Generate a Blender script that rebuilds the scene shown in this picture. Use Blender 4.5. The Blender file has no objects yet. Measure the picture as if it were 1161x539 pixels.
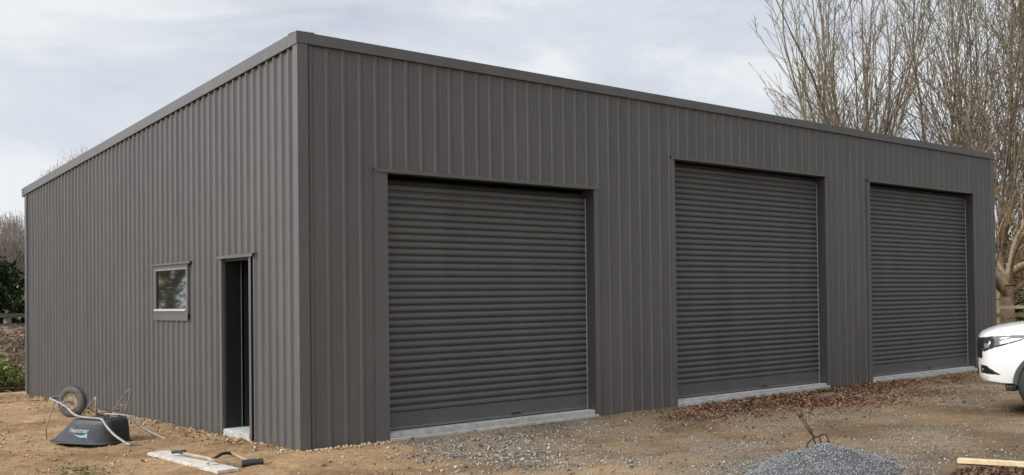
import bpy, bmesh, math, random
import numpy as np
from mathutils import Vector, Matrix

PI = math.pi
rad = math.radians
scene = bpy.context.scene
COL = scene.collection
RNG = np.random.default_rng(7)

# ------------------------------------------------------------------ helpers
class MB:
    """collects geometry for ONE mesh object"""
    def __init__(s):
        s.v = []; s.f = []
    def add(s, vs, fs):
        b = len(s.v)
        s.v += [tuple(p) for p in vs]
        s.f += [tuple(i + b for i in f) for f in fs]
        return s
    def box(s, x0, x1, y0, y1, z0, z1):
        v = [(x0,y0,z0),(x1,y0,z0),(x1,y1,z0),(x0,y1,z0),(x0,y0,z1),(x1,y0,z1),(x1,y1,z1),(x0,y1,z1)]
        return s.add(v, [(0,3,2,1),(4,5,6,7),(0,1,5,4),(1,2,6,5),(2,3,7,6),(3,0,4,7)])
    def obox(s, c, ax, ay, az):
        """oriented box: centre + three half-axis vectors"""
        c = Vector(c); ax = Vector(ax); ay = Vector(ay); az = Vector(az)
        v = []
        for k in (-1, 1):
            for (i, j) in ((-1,-1),(1,-1),(1,1),(-1,1)):
                v.append(c + ax*i + ay*j + az*k)
        return s.add(v, [(0,3,2,1),(4,5,6,7),(0,1,5,4),(1,2,6,5),(2,3,7,6),(3,0,4,7)])
    def sweep(s, pts, r, n=10, cap=True):
        """tube along a polyline; r a number or one per point"""
        pts = [Vector(p) for p in pts]
        R = r if isinstance(r, (list, tuple)) else [r]*len(pts)
        rings = []; up = None
        for i, p in enumerate(pts):
            a = pts[max(i-1, 0)]; b = pts[min(i+1, len(pts)-1)]
            d = (b - a).normalized()
            if up is None:
                up = Vector((0,0,1)) if abs(d.z) < .9 else Vector((1,0,0))
            sx = d.cross(up).normalized(); up = sx.cross(d).normalized()
            rings.append([p + (sx*math.cos(2*PI*k/n) + up*math.sin(2*PI*k/n))*R[i] for k in range(n)])
        v = [q for rg in rings for q in rg]; f = []
        for i in range(len(rings)-1):
            for k in range(n):
                a = i*n+k; b = i*n+(k+1) % n
                f.append((a, b, b+n, a+n))
        if cap:
            f.append(tuple(range(n))[::-1]); f.append(tuple(range((len(rings)-1)*n, len(rings)*n)))
        return s.add(v, f)
    def loft(s, rings, cap0=True, cap1=True, closed=True):
        n = len(rings[0]); v = [q for rg in rings for q in rg]; f = []
        for i in range(len(rings)-1):
            for k in range(n if closed else n-1):
                a = i*n+k; b = i*n+(k+1) % n
                f.append((a, b, b+n, a+n))
        if cap0: f.append(tuple(range(n))[::-1])
        if cap1: f.append(tuple(range((len(rings)-1)*n, len(rings)*n)))
        return s.add(v, f)
    def build(s, name, m, parent=None, smooth=False, bevel=0, auto=None):
        me = bpy.data.meshes.new(name)
        me.from_pydata(s.v, [], s.f); me.update()
        bm = bmesh.new(); bm.from_mesh(me); bmesh.ops.recalc_face_normals(bm, faces=bm.faces); bm.to_mesh(me); bm.free()
        o = bpy.data.objects.new(name, me); COL.objects.link(o)
        if m: me.materials.append(m)
        if smooth: me.polygons.foreach_set('use_smooth', [True]*len(me.polygons))
        if smooth and auto: me.set_sharp_from_angle(angle=rad(auto))
        if bevel:
            b = o.modifiers.new('b', 'BEVEL'); b.width = bevel; b.segments = 2; b.limit_method = 'ANGLE'
        if parent: o.parent = parent
        return o

def fast_mesh(name, V, F, m, parent=None, smooth=False, cols=None):
    """numpy mesh with faces of one size"""
    me = bpy.data.meshes.new(name); n = F.shape[1]
    me.vertices.add(len(V)); me.vertices.foreach_set('co', V.astype(np.float32).ravel())
    me.loops.add(F.size); me.loops.foreach_set('vertex_index', F.astype(np.int32).ravel())
    me.polygons.add(len(F)); me.polygons.foreach_set('loop_start', np.arange(0, F.size, n, dtype=np.int32))
    me.polygons.foreach_set('loop_total', np.full(len(F), n, dtype=np.int32))
    if smooth: me.polygons.foreach_set('use_smooth', np.ones(len(F), dtype=bool))
    me.update(calc_edges=True)
    if cols:
        for k, c in cols.items():
            a = me.attributes.new(k, 'FLOAT', 'POINT'); a.data.foreach_set('value', c.astype(np.float32))
    me.materials.append(m)
    o = bpy.data.objects.new(name, me); COL.objects.link(o)
    if parent: o.parent = parent
    return o

def tag(o, label=None, cat=None, group=None, kind=None):
    if label: o['label'] = label
    if cat: o['category'] = cat
    if group: o['group'] = group
    if kind: o['kind'] = kind
    return o
def empty(name, loc=(0,0,0), rz=0, **k):
    o = bpy.data.objects.new(name, None); COL.objects.link(o)
    o.location = loc; o.rotation_euler = (0, 0, rz); o.empty_display_size = .2
    return tag(o, **k)

def smoothpath(pts, n=6):
    pts = [Vector(p) for p in pts]; out = []
    P = [pts[0]*2-pts[1]] + pts + [pts[-1]*2-pts[-2]]
    for i in range(1, len(P)-2):
        p0, p1, p2, p3 = P[i-1:i+3]
        for k in range(n):
            t = k/n
            out.append(.5*((2*p1)+(p2-p0)*t+(2*p0-5*p1+4*p2-p3)*t*t+(3*p1-p0-3*p2+p3)*t**3))
    out.append(pts[-1]); return out

# ------------------------------------------------------------------ numpy noise
_H = RNG.random((256, 256))
def vnoise(x, y):
    xi = np.floor(x).astype(int); yi = np.floor(y).astype(int)
    fx = x-xi; fy = y-yi; fx = fx*fx*(3-2*fx); fy = fy*fy*(3-2*fy)
    g = lambda a, b: _H[a % 256, b % 256]
    return (g(xi, yi)*(1-fx)+g(xi+1, yi)*fx)*(1-fy)+(g(xi, yi+1)*(1-fx)+g(xi+1, yi+1)*fx)*fy
def fbm(x, y, o=4):
    r = 0; a = .5; s = 1
    for k in range(o):
        r = r + a*(vnoise(x*s+17.3*k, y*s+5.1*k)-.5)*2; a *= .5; s *= 2.03
    return r

# ------------------------------------------------------------------ materials
def mat(name, col, rough=.6, metal=0, var=.0, vscale=8, bump=0, bscale=40, col2=None, spec=.5, coat=0):
    m = bpy.data.materials.new(name); m.use_nodes = True; nt = m.node_tree; N = nt.nodes; Lk = nt.links
    b = N['Principled BSDF']; b.inputs['Roughness'].default_value = rough; b.inputs['Metallic'].default_value = metal
    b.inputs['Specular IOR Level'].default_value = spec
    if coat: b.inputs['Coat Weight'].default_value = coat; b.inputs['Coat Roughness'].default_value = .05
    b.inputs['Base Color'].default_value = (*col, 1)
    tc = N.new('ShaderNodeTexCoord')
    if var or col2:
        n = N.new('ShaderNodeTexNoise'); n.inputs['Scale'].default_value = vscale; n.inputs['Detail'].default_value = 6
        n.inputs['Roughness'].default_value = .65
        Lk.new(tc.outputs['Object'], n.inputs['Vector'])
        r = N.new('ShaderNodeValToRGB'); r.color_ramp.elements[0].position = .35; r.color_ramp.elements[1].position = .65
        a = col; c2 = col2 or tuple(c*(1+var) for c in col)
        if not col2: a = tuple(c*(1-var) for c in col)
        r.color_ramp.elements[0].color = (*a, 1); r.color_ramp.elements[1].color = (*c2, 1)
        Lk.new(n.outputs['Fac'], r.inputs['Fac']); Lk.new(r.outputs['Color'], b.inputs['Base Color'])
    if bump:
        n2 = N.new('ShaderNodeTexNoise'); n2.inputs['Scale'].default_value = bscale; n2.inputs['Detail'].default_value = 4
        Lk.new(tc.outputs['Object'], n2.inputs['Vector'])
        bp = N.new('ShaderNodeBump'); bp.inputs['Strength'].default_value = bump; bp.inputs['Distance'].default_value = .01
        Lk.new(n2.outputs['Fac'], bp.inputs['Height']); Lk.new(bp.outputs['Normal'], b.inputs['Normal'])
    return m

def steel_mat(name, col, rough=.42):
    """pre-painted sheet steel: faint sheet to sheet tint, soft oil canning, dust and splash near the ground"""
    m = bpy.data.materials.new(name); m.use_nodes = True; nt = m.node_tree; N = nt.nodes; Lk = nt.links
    b = N['Principled BSDF']; b.inputs['Specular IOR Level'].default_value = .45
    tc = N.new('ShaderNodeTexCoord')
    mp = N.new('ShaderNodeMapping'); mp.inputs['Scale'].default_value = (2.2, 2.2, .35); Lk.new(tc.outputs['Object'], mp.inputs['Vector'])
    n = N.new('ShaderNodeTexNoise'); n.inputs['Scale'].default_value = 1.3; n.inputs['Detail'].default_value = 5; Lk.new(mp.outputs[0], n.inputs['Vector'])
    r = N.new('ShaderNodeValToRGB'); r.color_ramp.elements[0].position = .3; r.color_ramp.elements[1].position = .7
    r.color_ramp.elements[0].color = (*[c*.9 for c in col], 1); r.color_ramp.elements[1].color = (*[c*1.1 for c in col], 1)
    Lk.new(n.outputs['Fac'], r.inputs['Fac'])
    # splash of dry soil on the bottom 30 cm
    sp = N.new('ShaderNodeSeparateXYZ'); Lk.new(tc.outputs['Object'], sp.inputs[0])
    mr = N.new('ShaderNodeMapRange'); mr.inputs[1].default_value = 0; mr.inputs[2].default_value = .35; mr.inputs[3].default_value = .75; mr.inputs[4].default_value = 0
    Lk.new(sp.outputs['Z'], mr.inputs[0])
    n3 = N.new('ShaderNodeTexNoise'); n3.inputs['Scale'].default_value = 30; n3.inputs['Detail'].default_value = 5; Lk.new(tc.outputs['Object'], n3.inputs['Vector'])
    r3 = N.new('ShaderNodeValToRGB'); r3.color_ramp.elements[0].position = .5; r3.color_ramp.elements[1].position = .75
    Lk.new(n3.outputs['Fac'], r3.inputs['Fac'])
    mu = N.new('ShaderNodeMath'); mu.operation = 'MULTIPLY'; Lk.new(r3.outputs['Color'], mu.inputs[0]); Lk.new(mr.outputs[0], mu.inputs[1])
    mx = N.new('ShaderNodeMixRGB'); mx.inputs[2].default_value = (.22, .16, .10, 1)
    Lk.new(mu.outputs[0], mx.inputs[0]); Lk.new(r.outputs['Color'], mx.inputs[1]); Lk.new(mx.outputs[0], b.inputs['Base Color'])
    rr = N.new('ShaderNodeMapRange'); rr.inputs[3].default_value = rough-.06; rr.inputs[4].default_value = rough+.12
    Lk.new(n3.outputs['Fac'], rr.inputs[0]); Lk.new(rr.outputs[0], b.inputs['Roughness'])
    n2 = N.new('ShaderNodeTexNoise'); n2.inputs['Scale'].default_value = 2.5; n2.inputs['Detail'].default_value = 1; Lk.new(tc.outputs['Object'], n2.inputs['Vector'])
    bp = N.new('ShaderNodeBump'); bp.inputs['Strength'].default_value = .25; bp.inputs['Distance'].default_value = .03
    Lk.new(n2.outputs['Fac'], bp.inputs['Height']); Lk.new(bp.outputs['Normal'], b.inputs['Normal'])
    return m

def attr_mat(name, attr, cols, rough=.8, spec=.3, bump=0, trans=0):
    """colour picked per element from a stored random number"""
    m = bpy.data.materials.new(name); m.use_nodes = True; nt = m.node_tree; N = nt.nodes; Lk = nt.links
    b = N['Principled BSDF']; b.inputs['Roughness'].default_value = rough; b.inputs['Specular IOR Level'].default_value = spec
    a = N.new('ShaderNodeAttribute'); a.attribute_name = attr
    r = N.new('ShaderNodeValToRGB'); cr = r.color_ramp
    while len(cr.elements) < len(cols): cr.elements.new(.5)
    for i, c in enumerate(cols):
        cr.elements[i].position = i/(len(cols)-1); cr.elements[i].color = (*c, 1)
    Lk.new(a.outputs['Fac'], r.inputs['Fac']); Lk.new(r.outputs['Color'], b.inputs['Base Color'])
    if bump:
        tc = N.new('ShaderNodeTexCoord'); n2 = N.new('ShaderNodeTexNoise'); n2.inputs['Scale'].default_value = 25; n2.inputs['Detail'].default_value = 5
        Lk.new(tc.outputs['Object'], n2.inputs['Vector'])
        bp = N.new('ShaderNodeBump'); bp.inputs['Strength'].default_value = bump; bp.inputs['Distance'].default_value = .02
        Lk.new(n2.outputs['Fac'], bp.inputs['Height']); Lk.new(bp.outputs['Normal'], b.inputs['Normal'])
    return m

M = {}
STEEL = (.098, .093, .090)
M['wall'] = steel_mat('wall_steel', STEEL)
M['trim'] = steel_mat('trim_steel', (.103, .099, .096), .38)
M['curtain'] = steel_mat('curtain_steel', (.090, .089, .089), .42)
M['reveal'] = steel_mat('reveal_dark', (.045, .043, .041), .5)  # roller door reveals, coloured darker than the trim around them
M['roof'] = steel_mat('roof_steel', STEEL)
M['galv'] = mat('galvanised', (.55, .56, .57), .35, .6, .12, 20)
M['conc'] = mat('concrete', (.42, .41, .385), .9, 0, .2, 9, .5, 60)
M['alu'] = mat('aluminium_frame', (.26, .245, .225), .4, .3)
M['alulight'] = mat('aluminium_sill', (.72, .72, .72), .35, .5)
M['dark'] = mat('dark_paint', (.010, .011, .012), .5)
M['rubber'] = mat('black_rubber', (.02, .02, .02), .65, 0, .3, 30, .3, 80)
M['timber'] = mat('pale_timber', (.62, .48, .30), .75, 0, .15, 14, .3, 50)
M['grip'] = mat('black_grip', (.015, .015, .017), .5)

# ------------------------------------------------------------------ building dimensions (metres)
BL, BD, HF, HB = 15.23, 11.67, 4.66, 3.89     # front length, depth, front and rear height
SLABZ = .093
def roofz(y): return HF - (HF-HB)*y/BD
DOORS = [(1.034, 4.144, 3.173), (5.706, 9.343, 3.732), (10.685, 14.362, 3.739)]
PD = (1.339, 2.18, 2.21)                       # side doorway along y, head height
WN = (3.322, 4.667, 1.428, 2.193)              # window y0,y1,z0,z1 over flashings

shed = empty('metal_shed', (0, 0, 0), label='large dark grey ribbed steel shed with three roller doors', cat='shed')

def rib_profile(L, start, pitch=.1965, h=.028, top=.026, side=.017):
    """(position, outward height) along a wall, outward height 0 = pan, h = rib crown"""
    pts = [(0, 0)]; x = start
    while x + side + top < L:
        if x - side > .001:
            pts += [(x-side, 0), (x, h), (x+top, h), (x+top+side, 0)]
            mid = x+top+side+(pitch-top-2*side)/2            # two tiny stiffeners in the pan
            for q in (mid-.028, mid+.022):
                if q+.008 < L: pts += [(q, 0), (q+.003, .0018), (q+.006, 0)]
        x += pitch
    pts.append((L, 0)); return pts

def ribbed_wall(name, L, start, place, ztop, holes, zbot=0.0, h=.028):
    pts = rib_profile(L, start, h=h)
    cuts = sorted({h[0] for h in holes} | {h[1] for h in holes})
    P = []
    for (a, b) in zip(pts[:-1], pts[1:]):
        P.append(a)
        for c in cuts:
            if a[0] < c < b[0]:
                t = (c-a[0])/(b[0]-a[0]); P.append((c, a[1]+(b[1]-a[1])*t))
    P.append(pts[-1])
    mb = MB()
    for (a, b) in zip(P[:-1], P[1:]):
        if b[0]-a[0] < 1e-6: continue
        m = (a[0]+b[0])/2; spans = [(zbot, None)]
        for (h0, h1, z0, z1) in holes:
            if h0 < m < h1:
                spans = ([(zbot, z0)] if z0 > zbot else []) + [(z1, None)]
        for (z0, z1) in spans:
            za = ztop(a[0]) if z1 is None else z1; zb = ztop(b[0]) if z1 is None else z1
            mb.add([place(a[0], a[1], z0), place(b[0], b[1], z0), place(b[0], b[1], zb), place(a[0], a[1], za)], [(0,1,2,3)])
    me = mb.build(name, M['wall'], shed); return me

front = ribbed_wall('wall', BL, .115, lambda s, h, z: (s, -h, z), lambda s: HF-.03, [(a, b, 0, t) for a, b, t in DOORS], h=.014)
side = ribbed_wall('wall', BD, .21, lambda s, h, z: (-h, s, z), lambda s: roofz(s)-.03, [(PD[0], PD[1], 0, PD[2]), (WN[0]+.02, WN[1]-.02, WN[2]+.02, WN[3]-.02)])
rear = ribbed_wall('wall', BL, .115, lambda s, h, z: (s, BD+h, z), lambda s: HB-.03, [])
right = ribbed_wall('wall', BD, .2, lambda s, h, z: (BL+h, s, z), lambda s: roofz(s)-.03, [])
# roof sheet
mb = MB(); pts = rib_profile(BL, .15, .25)
for a, b in zip(pts[:-1], pts[1:]):
    mb.add([(a[0], 0, HF-.05+a[1]), (b[0], 0, HF-.05+b[1]), (b[0], BD, HB-.05+b[1]), (a[0], BD, HB-.05+a[1])], [(0,1,2,3)])
mb.build('roof', M['roof'], shed)

# fascia / barge capping: a folded section around the top, standing proud of the ribs
def capping(name, p0, p1, out, depth, inward=.16):
    p0 = Vector(p0); p1 = Vector(p1); out = Vector(out); up = Vector((0,0,1)); mb = MB()
    sec = [(out*.036, -depth), (out*.044, -depth+.004), (out*.044, 0), (out*-.0-out*inward, .006), (out*-inward, -.012), (out*.034, -.008), (out*.034, -depth+.006)]
    rings = [[p + o + up*z for (o, z) in sec] for p in (p0, p1)]
    mb.loft(rings); return mb.build(name, M['trim'], shed)
capping('fascia', (-.046, 0, HF), (BL+.046, 0, HF), (0,-1,0), .125)
capping('barge_capping', (0, -.0455, roofz(-.0455)+.002), (0, BD+.05, roofz(BD+.05)+.002), (-1,0,0), .142)
capping('barge_capping', (BL, -.0455, roofz(-.0455)+.002), (BL, BD+.05, roofz(BD+.05)+.002), (1,0,0), .142)
# rear gutter end seen at the far corner
mb = MB(); mb.box(-.05, BL+.05, BD+.03, BD+.17, HB-.17, HB-.01); mb.build('gutter', M['trim'], shed, bevel=.006)
# corner flashings (folded angle lying on the rib crowns)
def angle(x, y, sx, sy, w1, w2, z0, z1a, z1b):
    t = .0335
    mb = MB()
    mb.add([(x+sx*w1, y-sy*t*0+(-sy)*t, z0), (x-sx*t, y-sy*t, z0), (x-sx*t, y+sy*w2, z0),
            (x+sx*w1, y-sy*t, z1a), (x-sx*t, y-sy*t, z1a), (x-sx*t, y+sy*w2, z1b)], [(0,1,4,3), (1,2,5,4)])
    # returned edges back to the pans
    mb.add([(x+sx*w1, y-sy*t, z0), (x+sx*(w1+.004), y, z0), (x+sx*(w1+.004), y, z1a), (x+sx*w1, y-sy*t, z1a)], [(0,1,2,3)])
    mb.add([(x-sx*t, y+sy*w2, z0), (x, y+sy*(w2+.004), z0), (x, y+sy*(w2+.004), z1b), (x-sx*t, y+sy*w2, z1b)], [(0,1,2,3)])
    return mb
angle(0, 0, 1, 1, .085, .085, -.012, HF-.06, roofz(.13)-.06).build('corner_flashing', M['trim'], shed)
angle(BL, 0, -1, 1, .14, .125, -.012, HF-.06, roofz(.13)-.06).build('corner_flashing', M['trim'], shed)
angle(0, BD, 1, -1, .14, .10, -.012, HB-.06, roofz(BD-.1)-.06).build('corner_flashing', M['trim'], shed)

# floor slab with thresholds reaching the outer face at each opening
mb = MB()
mb.box(.012, BL-.012, .012, BD-.012, -.25, SLABZ)
slab = mb.build('floor_slab', M['conc'], shed)
for i, (a, b, t) in enumerate(DOORS):
    mb = MB(); mb.box(a+.008, b-.008, -.016, .010, -.2, SLABZ-.002)
    s_ = mb.build('threshold', M['conc'], slab, bevel=.004)
    mb = MB(); mb.box(a+.004, b+.02, -.068, -.030, -.2, SLABZ-(.062 if i == 0 else .034))
    mb.build('threshold', M['conc'], slab, bevel=.006)
mb = MB(); mb.box(-.04, .010, PD[0]+.006, PD[1]-.05, -.2, SLABZ-.002); mb.build('threshold', M['conc'], slab, bevel=.004)

# roller doors
def roller(a, b, top):
    y0 = .175; mb = MB(); prof = []
    z = SLABZ+.215; p = .0865
    while z < top-.13:
        prof += [(y0+.002, z), (y0-.008, z+.006), (y0-.014, z+.018), (y0-.016, z+.032), (y0-.013, z+.048), (y0-.007, z+.060), (y0+.003, z+.067), (y0+.018, z+.070), (y0+.018, z+.082)]
        z += p
    prof[-2] = (y0+.03, z-.012); prof[-1] = (y0+.07, z-.004)
    for k in range(6):                             # the curtain leans back over its drum
        ang = .5+k*.25; prof.append((y0+.03+.16*(1-math.cos(ang)), z-.03+.10*math.sin(ang)))
    n = len(prof)
    v = [(a-.03, y, z) for y, z in prof]+[(b+.03, y, z) for y, z in prof]
    mb.add(v, [(i, i+1, n+i+1, n+i) for i in range(n-1)])
    d = mb.build('roller_door', M['curtain'], shed, smooth=True, auto=35)
    mb = MB(); mb.box(a-.02, b+.02, y0-.014, y0+.012, SLABZ+.012, SLABZ+.213)
    mb.add([(a-.02, y0-.03, SLABZ+.012), (b+.02, y0-.03, SLABZ+.012), (b+.02, y0-.014, SLABZ+.04), (a-.02, y0-.014, SLABZ+.04), (a-.02, y0-.0145, SLABZ+.012), (b+.02, y0-.0145, SLABZ+.012)],
           [(0,1,2,3), (0,4,5,1)])
    mb.build('bottom_rail', M['curtain'], d)
    mb = MB(); mb.box(a-.02, b+.02, y0-.006, y0+.006, SLABZ+.001, SLABZ+.0115); mb.build('weather_seal', M['rubber'], d)
    for x0, x1 in ((a+.004, a+.012), (b-.014, b-.004)):
        mb = MB(); mb.box(x0, x1, y0-.030, y0-.018, SLABZ+.002, top-.12); mb.build('guide_rail', M['galv'], d)
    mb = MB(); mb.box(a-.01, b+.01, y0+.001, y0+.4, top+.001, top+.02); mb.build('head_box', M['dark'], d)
    cx = (a+b)/2+.35
    mb = MB(); mb.box(cx-.07, cx+.07, y0-.03, y0-.0145, SLABZ+.05, SLABZ+.062); mb.build('lift_handle', M['dark'], d)
    # jamb, reveal and head flashings
    w = .155 if a < 2 else .07
    for (xi, xo) in ((a, a-w), (b, b+.085)):
        f = MB(); sx = 1 if xi == a else -1
        f.add([(xi, -.034, -.01), (xo, -.034, -.01), (xo, -.034, top+.01), (xi, -.034, top+.01)], [(0,1,2,3)])
        f.add([(xo, -.034, -.01), (xo-sx*.003, 0, -.01), (xo-sx*.003, 0, top+.01), (xo, -.034, top+.01)], [(0,1,2,3)])
        jf = f.build('jamb_flashing', M['trim'], shed)
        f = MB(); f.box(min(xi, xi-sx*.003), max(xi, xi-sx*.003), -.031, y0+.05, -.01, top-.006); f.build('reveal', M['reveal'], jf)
    f = MB(); x0 = a-w-.01; x1 = b+.1
    f.add([(x0, 0, top+.045), (x1, 0, top+.045), (x1, -.050, top+.030), (x0, -.050, top+.030), (x1, -.050, top-.004), (x0, -.050, top-.004),
           (x1, -.043, top-.006), (x0, -.043, top-.006)], [(0,1,2,3), (3,2,4,5), (5,4,6,7)])
    f.add([(a, -.043, top-.002), (b, -.043, top-.002), (b, y0-.05, top-.002), (a, y0-.05, top-.002)], [(0,1,2,3)])
    f.build('head_flashing', M['trim'], shed)
for D_ in DOORS: roller(*D_)

# side doorway: lined opening, leaf folded inwards
a, b, t = PD
for yi, yo in ((a, a-.06), (b, b+.06)):
    f = MB(); f.add([(-.034, yi, -.01), (-.034, yo, -.01), (-.034, yo, t+.01), (-.034, yi, t+.01)], [(0,1,2,3)])
    f.add([(-.034, yi, -.01), (.0, yi, -.01), (.0, yi, t+.01), (-.034, yi, t+.01)], [(0,1,2,3)])
    f.build('jamb_flashing', M['trim'], shed)
f = MB(); f.add([(0, a-.17, t+.045), (0, b+.09, t+.045), (-.058, b+.09, t+.030), (-.058, a-.17, t+.030), (-.058, b+.09, t-.004), (-.058, a-.17, t-.004), (-.05, b+.09, t-.006), (-.05, a-.17, t-.006)], [(0,1,2,3), (3,2,4,5), (5,4,6,7)])
f.build('head_flashing', M['trim'], shed)
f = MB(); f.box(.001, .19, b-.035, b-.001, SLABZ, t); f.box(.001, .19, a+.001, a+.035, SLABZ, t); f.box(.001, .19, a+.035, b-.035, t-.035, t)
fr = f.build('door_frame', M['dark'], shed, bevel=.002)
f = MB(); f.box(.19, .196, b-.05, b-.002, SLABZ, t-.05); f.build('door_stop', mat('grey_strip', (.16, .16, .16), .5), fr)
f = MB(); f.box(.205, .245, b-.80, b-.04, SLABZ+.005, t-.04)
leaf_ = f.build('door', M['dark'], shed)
# swing the leaf open about its hinge
leaf_.location = (0, 0, 0)
R_ = Matrix.Translation((.225, b-.04, 0)) @ Matrix.Rotation(rad(84), 4, 'Z') @ Matrix.Translation((-.225, -(b-.04), 0))
leaf_.data.transform(R_)
for q in ((.205, .165), (.245, .285)):
    f = MB(); f.sweep([(q[0], b-.72, 1.05), (q[1], b-.72, 1.05), (q[1], b-.62, 1.05)], .009, 8)
    h_ = f.build('handle', M['galv'], leaf_, smooth=True); h_.data.transform(R_)

# window
y0, y1, z0, z1 = WN
f = MB()
def ring(mb, x0, x1, ya, yb, za, zb, w, wb=None):
    wb = w if wb is None else wb
    mb.box(x0, x1, ya, ya+w, za, zb); mb.box(x0, x1, yb-w, yb, za, zb)
    mb.box(x0, x1, ya+w, yb-w, za, za+wb); mb.box(x0, x1, ya+w, yb-w, zb-w, zb)
ring(f, -.036, .0, y0+.01, y1-.0, z0+.090, z1, .045, .02)
win = f.build('window', M['trim'], shed, bevel=.003)
f = MB(); ring(f, -.030, .03, y0+.0555, y1-.0455, z0+.111, z1-.0455, .03, .05); f.build('window_frame', M['alu'], win, bevel=.003)
f = MB(); f.box(-.020, .01, y1-.0755-.035, y1-.0755-.001, z0+.162, z1-.077); f.build('sash', M['dark'], win)
f = MB(); f.box(-.052, -.031, y0+.08, y1-.065, z0+.129, z0+.153); f.build('sill', M['alulight'], win, bevel=.002)
f = MB(); f.add([(-.037, y0, z0+.089), (-.037, y1-.005, z0+.089), (-.037, y1-.005, z0), (-.037, y0, z0), (-.0, y0, z0+.093), (0, y1-.005, z0+.093)], [(0,1,2,3), (0,4,5,1)])
f.add([(-.037, y0, z0), (-.037, y1-.005, z0), (-.03, y1-.005, z0+.004), (-.03, y0, z0+.004)], [(0,1,2,3)])
f.build('sill_flashing', M['trim'], win)
f = MB(); f.add([(0, y0-.13, z1+.03), (0, y1+.06, z1+.03), (-.058, y1+.06, z1+.018), (-.058, y0-.13, z1+.018), (-.058, y1+.06, z1-.004), (-.058, y0-.13, z1-.004)], [(0,1,2,3), (3,2,4,5)])
f.build('head_flashing', M['trim'], win)
gm = bpy.data.materials.new('window_glass'); gm.use_nodes = True; gb = gm.node_tree.nodes['Principled BSDF']
gb.inputs['Base Color'].default_value = (.02, .025, .025, 1); gb.inputs['Roughness'].default_value = .03; gb.inputs['Transmission Weight'].default_value = .35
gb.inputs['IOR'].default_value = 2.4
f = MB(); f.box(-.008, .0, y0+.082, y1-.073, z0+.157, z1-.073); f.build('pane', gm, win)

# ------------------------------------------------------------------ ground
def soil_h(x, y):
    d = np.maximum(np.maximum(-x, x-BL), np.maximum(-y, y-BD))          # distance outside the walls
    d = np.maximum(d, 0)
    h = .004 + .022*np.clip(-x*8, 0, 1)*np.clip(1-d/.4, 0, 1) - .058*np.clip(d/1.3, 0, 1)
    w = np.clip(d/.5, .15, 1)
    h = h + w*(.030*fbm(x*.55, y*.55, 3) + .026*fbm(x*2.3+9, y*2.3, 3) + .017*fbm(x*7, y*7+3, 4)*np.clip(1.2-d/25, .2, 1))
    h = h - .030*rutness(x, y)
    sand = np.clip((1.2-x)/1.5, 0, 1)*np.clip((13-y)/2, 0, 1)*np.clip(1.2-d/12, 0, 1)
    h = h + sand*w*(.040*np.abs(fbm(x*3.1, y*3.1+40, 4)))
    # low bank behind the far left corner
    bank = np.clip((y-13.3)/2.2, 0, 1)*np.clip((9-x)/3, 0, 1)*np.clip((24-y)/4, 0, 1); bank = bank*bank*(3-2*bank)
    h = h + bank*(.55+.12*fbm(x*.8, y*.8, 3))
    inside = (x > .02) & (x < BL-.02) & (y > .02) & (y < BD-.02)
    return np.where(inside, -.12, h)
def rutness(x, y):
    u = x*.70-y*.71; v = x*.71+y*.70; o = 0
    for v0, w in ((.95, .13), (2.35, .15), (3.6, .12), (-.35, .12)):
        o = o + np.exp(-((v-v0-.35*np.sin(u*.35+v0)-.06*fbm(u*.8, u*0+v0*7, 2))/w)**2)
    return np.clip(o, 0, 1)*np.clip((u-2.2)/1.5, 0, 1)*np.clip(.55+1.4*fbm(u*.7, v*2, 3), 0, 1)*np.clip((-y-.2)/.5, 0, 1)*np.clip((16-x)/3, 0, 1)
def gravelness(x, y):
    g = 1.05*np.exp(-(((x-1.3)/.85)**2+((y+2.0)/1.3)**2))*(.8+.9*fbm(x*2.1, y*2.1+4, 3))
    g = g + 1.0*np.exp(-((y+.45)/.42)**2)*np.clip((x-.95)/.3, 0, 1)*np.clip((4.5-x)/.9, 0, 1)
    g = g + .34*np.clip((x-.6)/1.6, 0, 1)*np.clip((-y-.2)/.8, 0, 1)
    g = g + .5*np.exp(-(((x-2.8)/1.7)**2+((y+5)/1.5)**2))
    g = g + .55*fbm(x*.9+3, y*.9, 4)*np.clip((x+.2)/1, 0, 1)
    u = x*.70-y*.71; v_ = x*.71+y*.70
    g = g - .55*np.clip(fbm(u*.22+5, v_*1.3+2, 3)*2.6, 0, 1)*np.clip((x-2.0)/1.5, 0, 1)
    return np.clip(g+.03, 0, 1)
def leafness(x, y):
    l = np.exp(-((y+.55-.05*(x-7))/.50)**2)*np.clip((x-4.1)/.7, 0, 1)*np.clip((14.6-x)/3, 0, 1)
    l = l*(.30+.45*np.clip((x-5.5)/1.5, 0, 1))*(.8+1.5*fbm(x*1.4, y*2+8, 4))
    l = l + .50*np.exp(-(((x-8.0)/2.2)**2+((y+1.3)/.9)**2))*(.9+1.8*fbm(x*1.7+4, y*1.7, 4))
    return np.clip(l*1.25, 0, 1)
def axis(lo, hi, step, far):
    core = list(np.arange(lo, hi+1e-6, step)); s = step; a = [hi]; 
    while a[-1] < far: s *= 1.22; a.append(a[-1]+s)
    s = step; b = [lo]
    while b[-1] > -far: s *= 1.22; b.append(b[-1]-s)
    return np.array(b[1:][::-1]+core+a[1:])
gx = axis(-3.2, 15.6, .045, 420); gy = axis(-8.2, 15.5, .05, 420)
X, Y = np.meshgrid(gx, gy); Z = soil_h(X, Y)
nx, ny = len(gx), len(gy)
V = np.stack([X.ravel(), Y.ravel(), Z.ravel()], 1)
I = (np.arange(ny-1)[:, None]*nx+np.arange(nx-1)[None, :]).ravel()
F = np.stack([I, I+1, I+1+nx, I+nx], 1)
gr = bpy.data.materials.new('soil_and_gravel'); gr.use_nodes = True; nt = gr.node_tree; N = nt.nodes; Lk = nt.links
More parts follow.
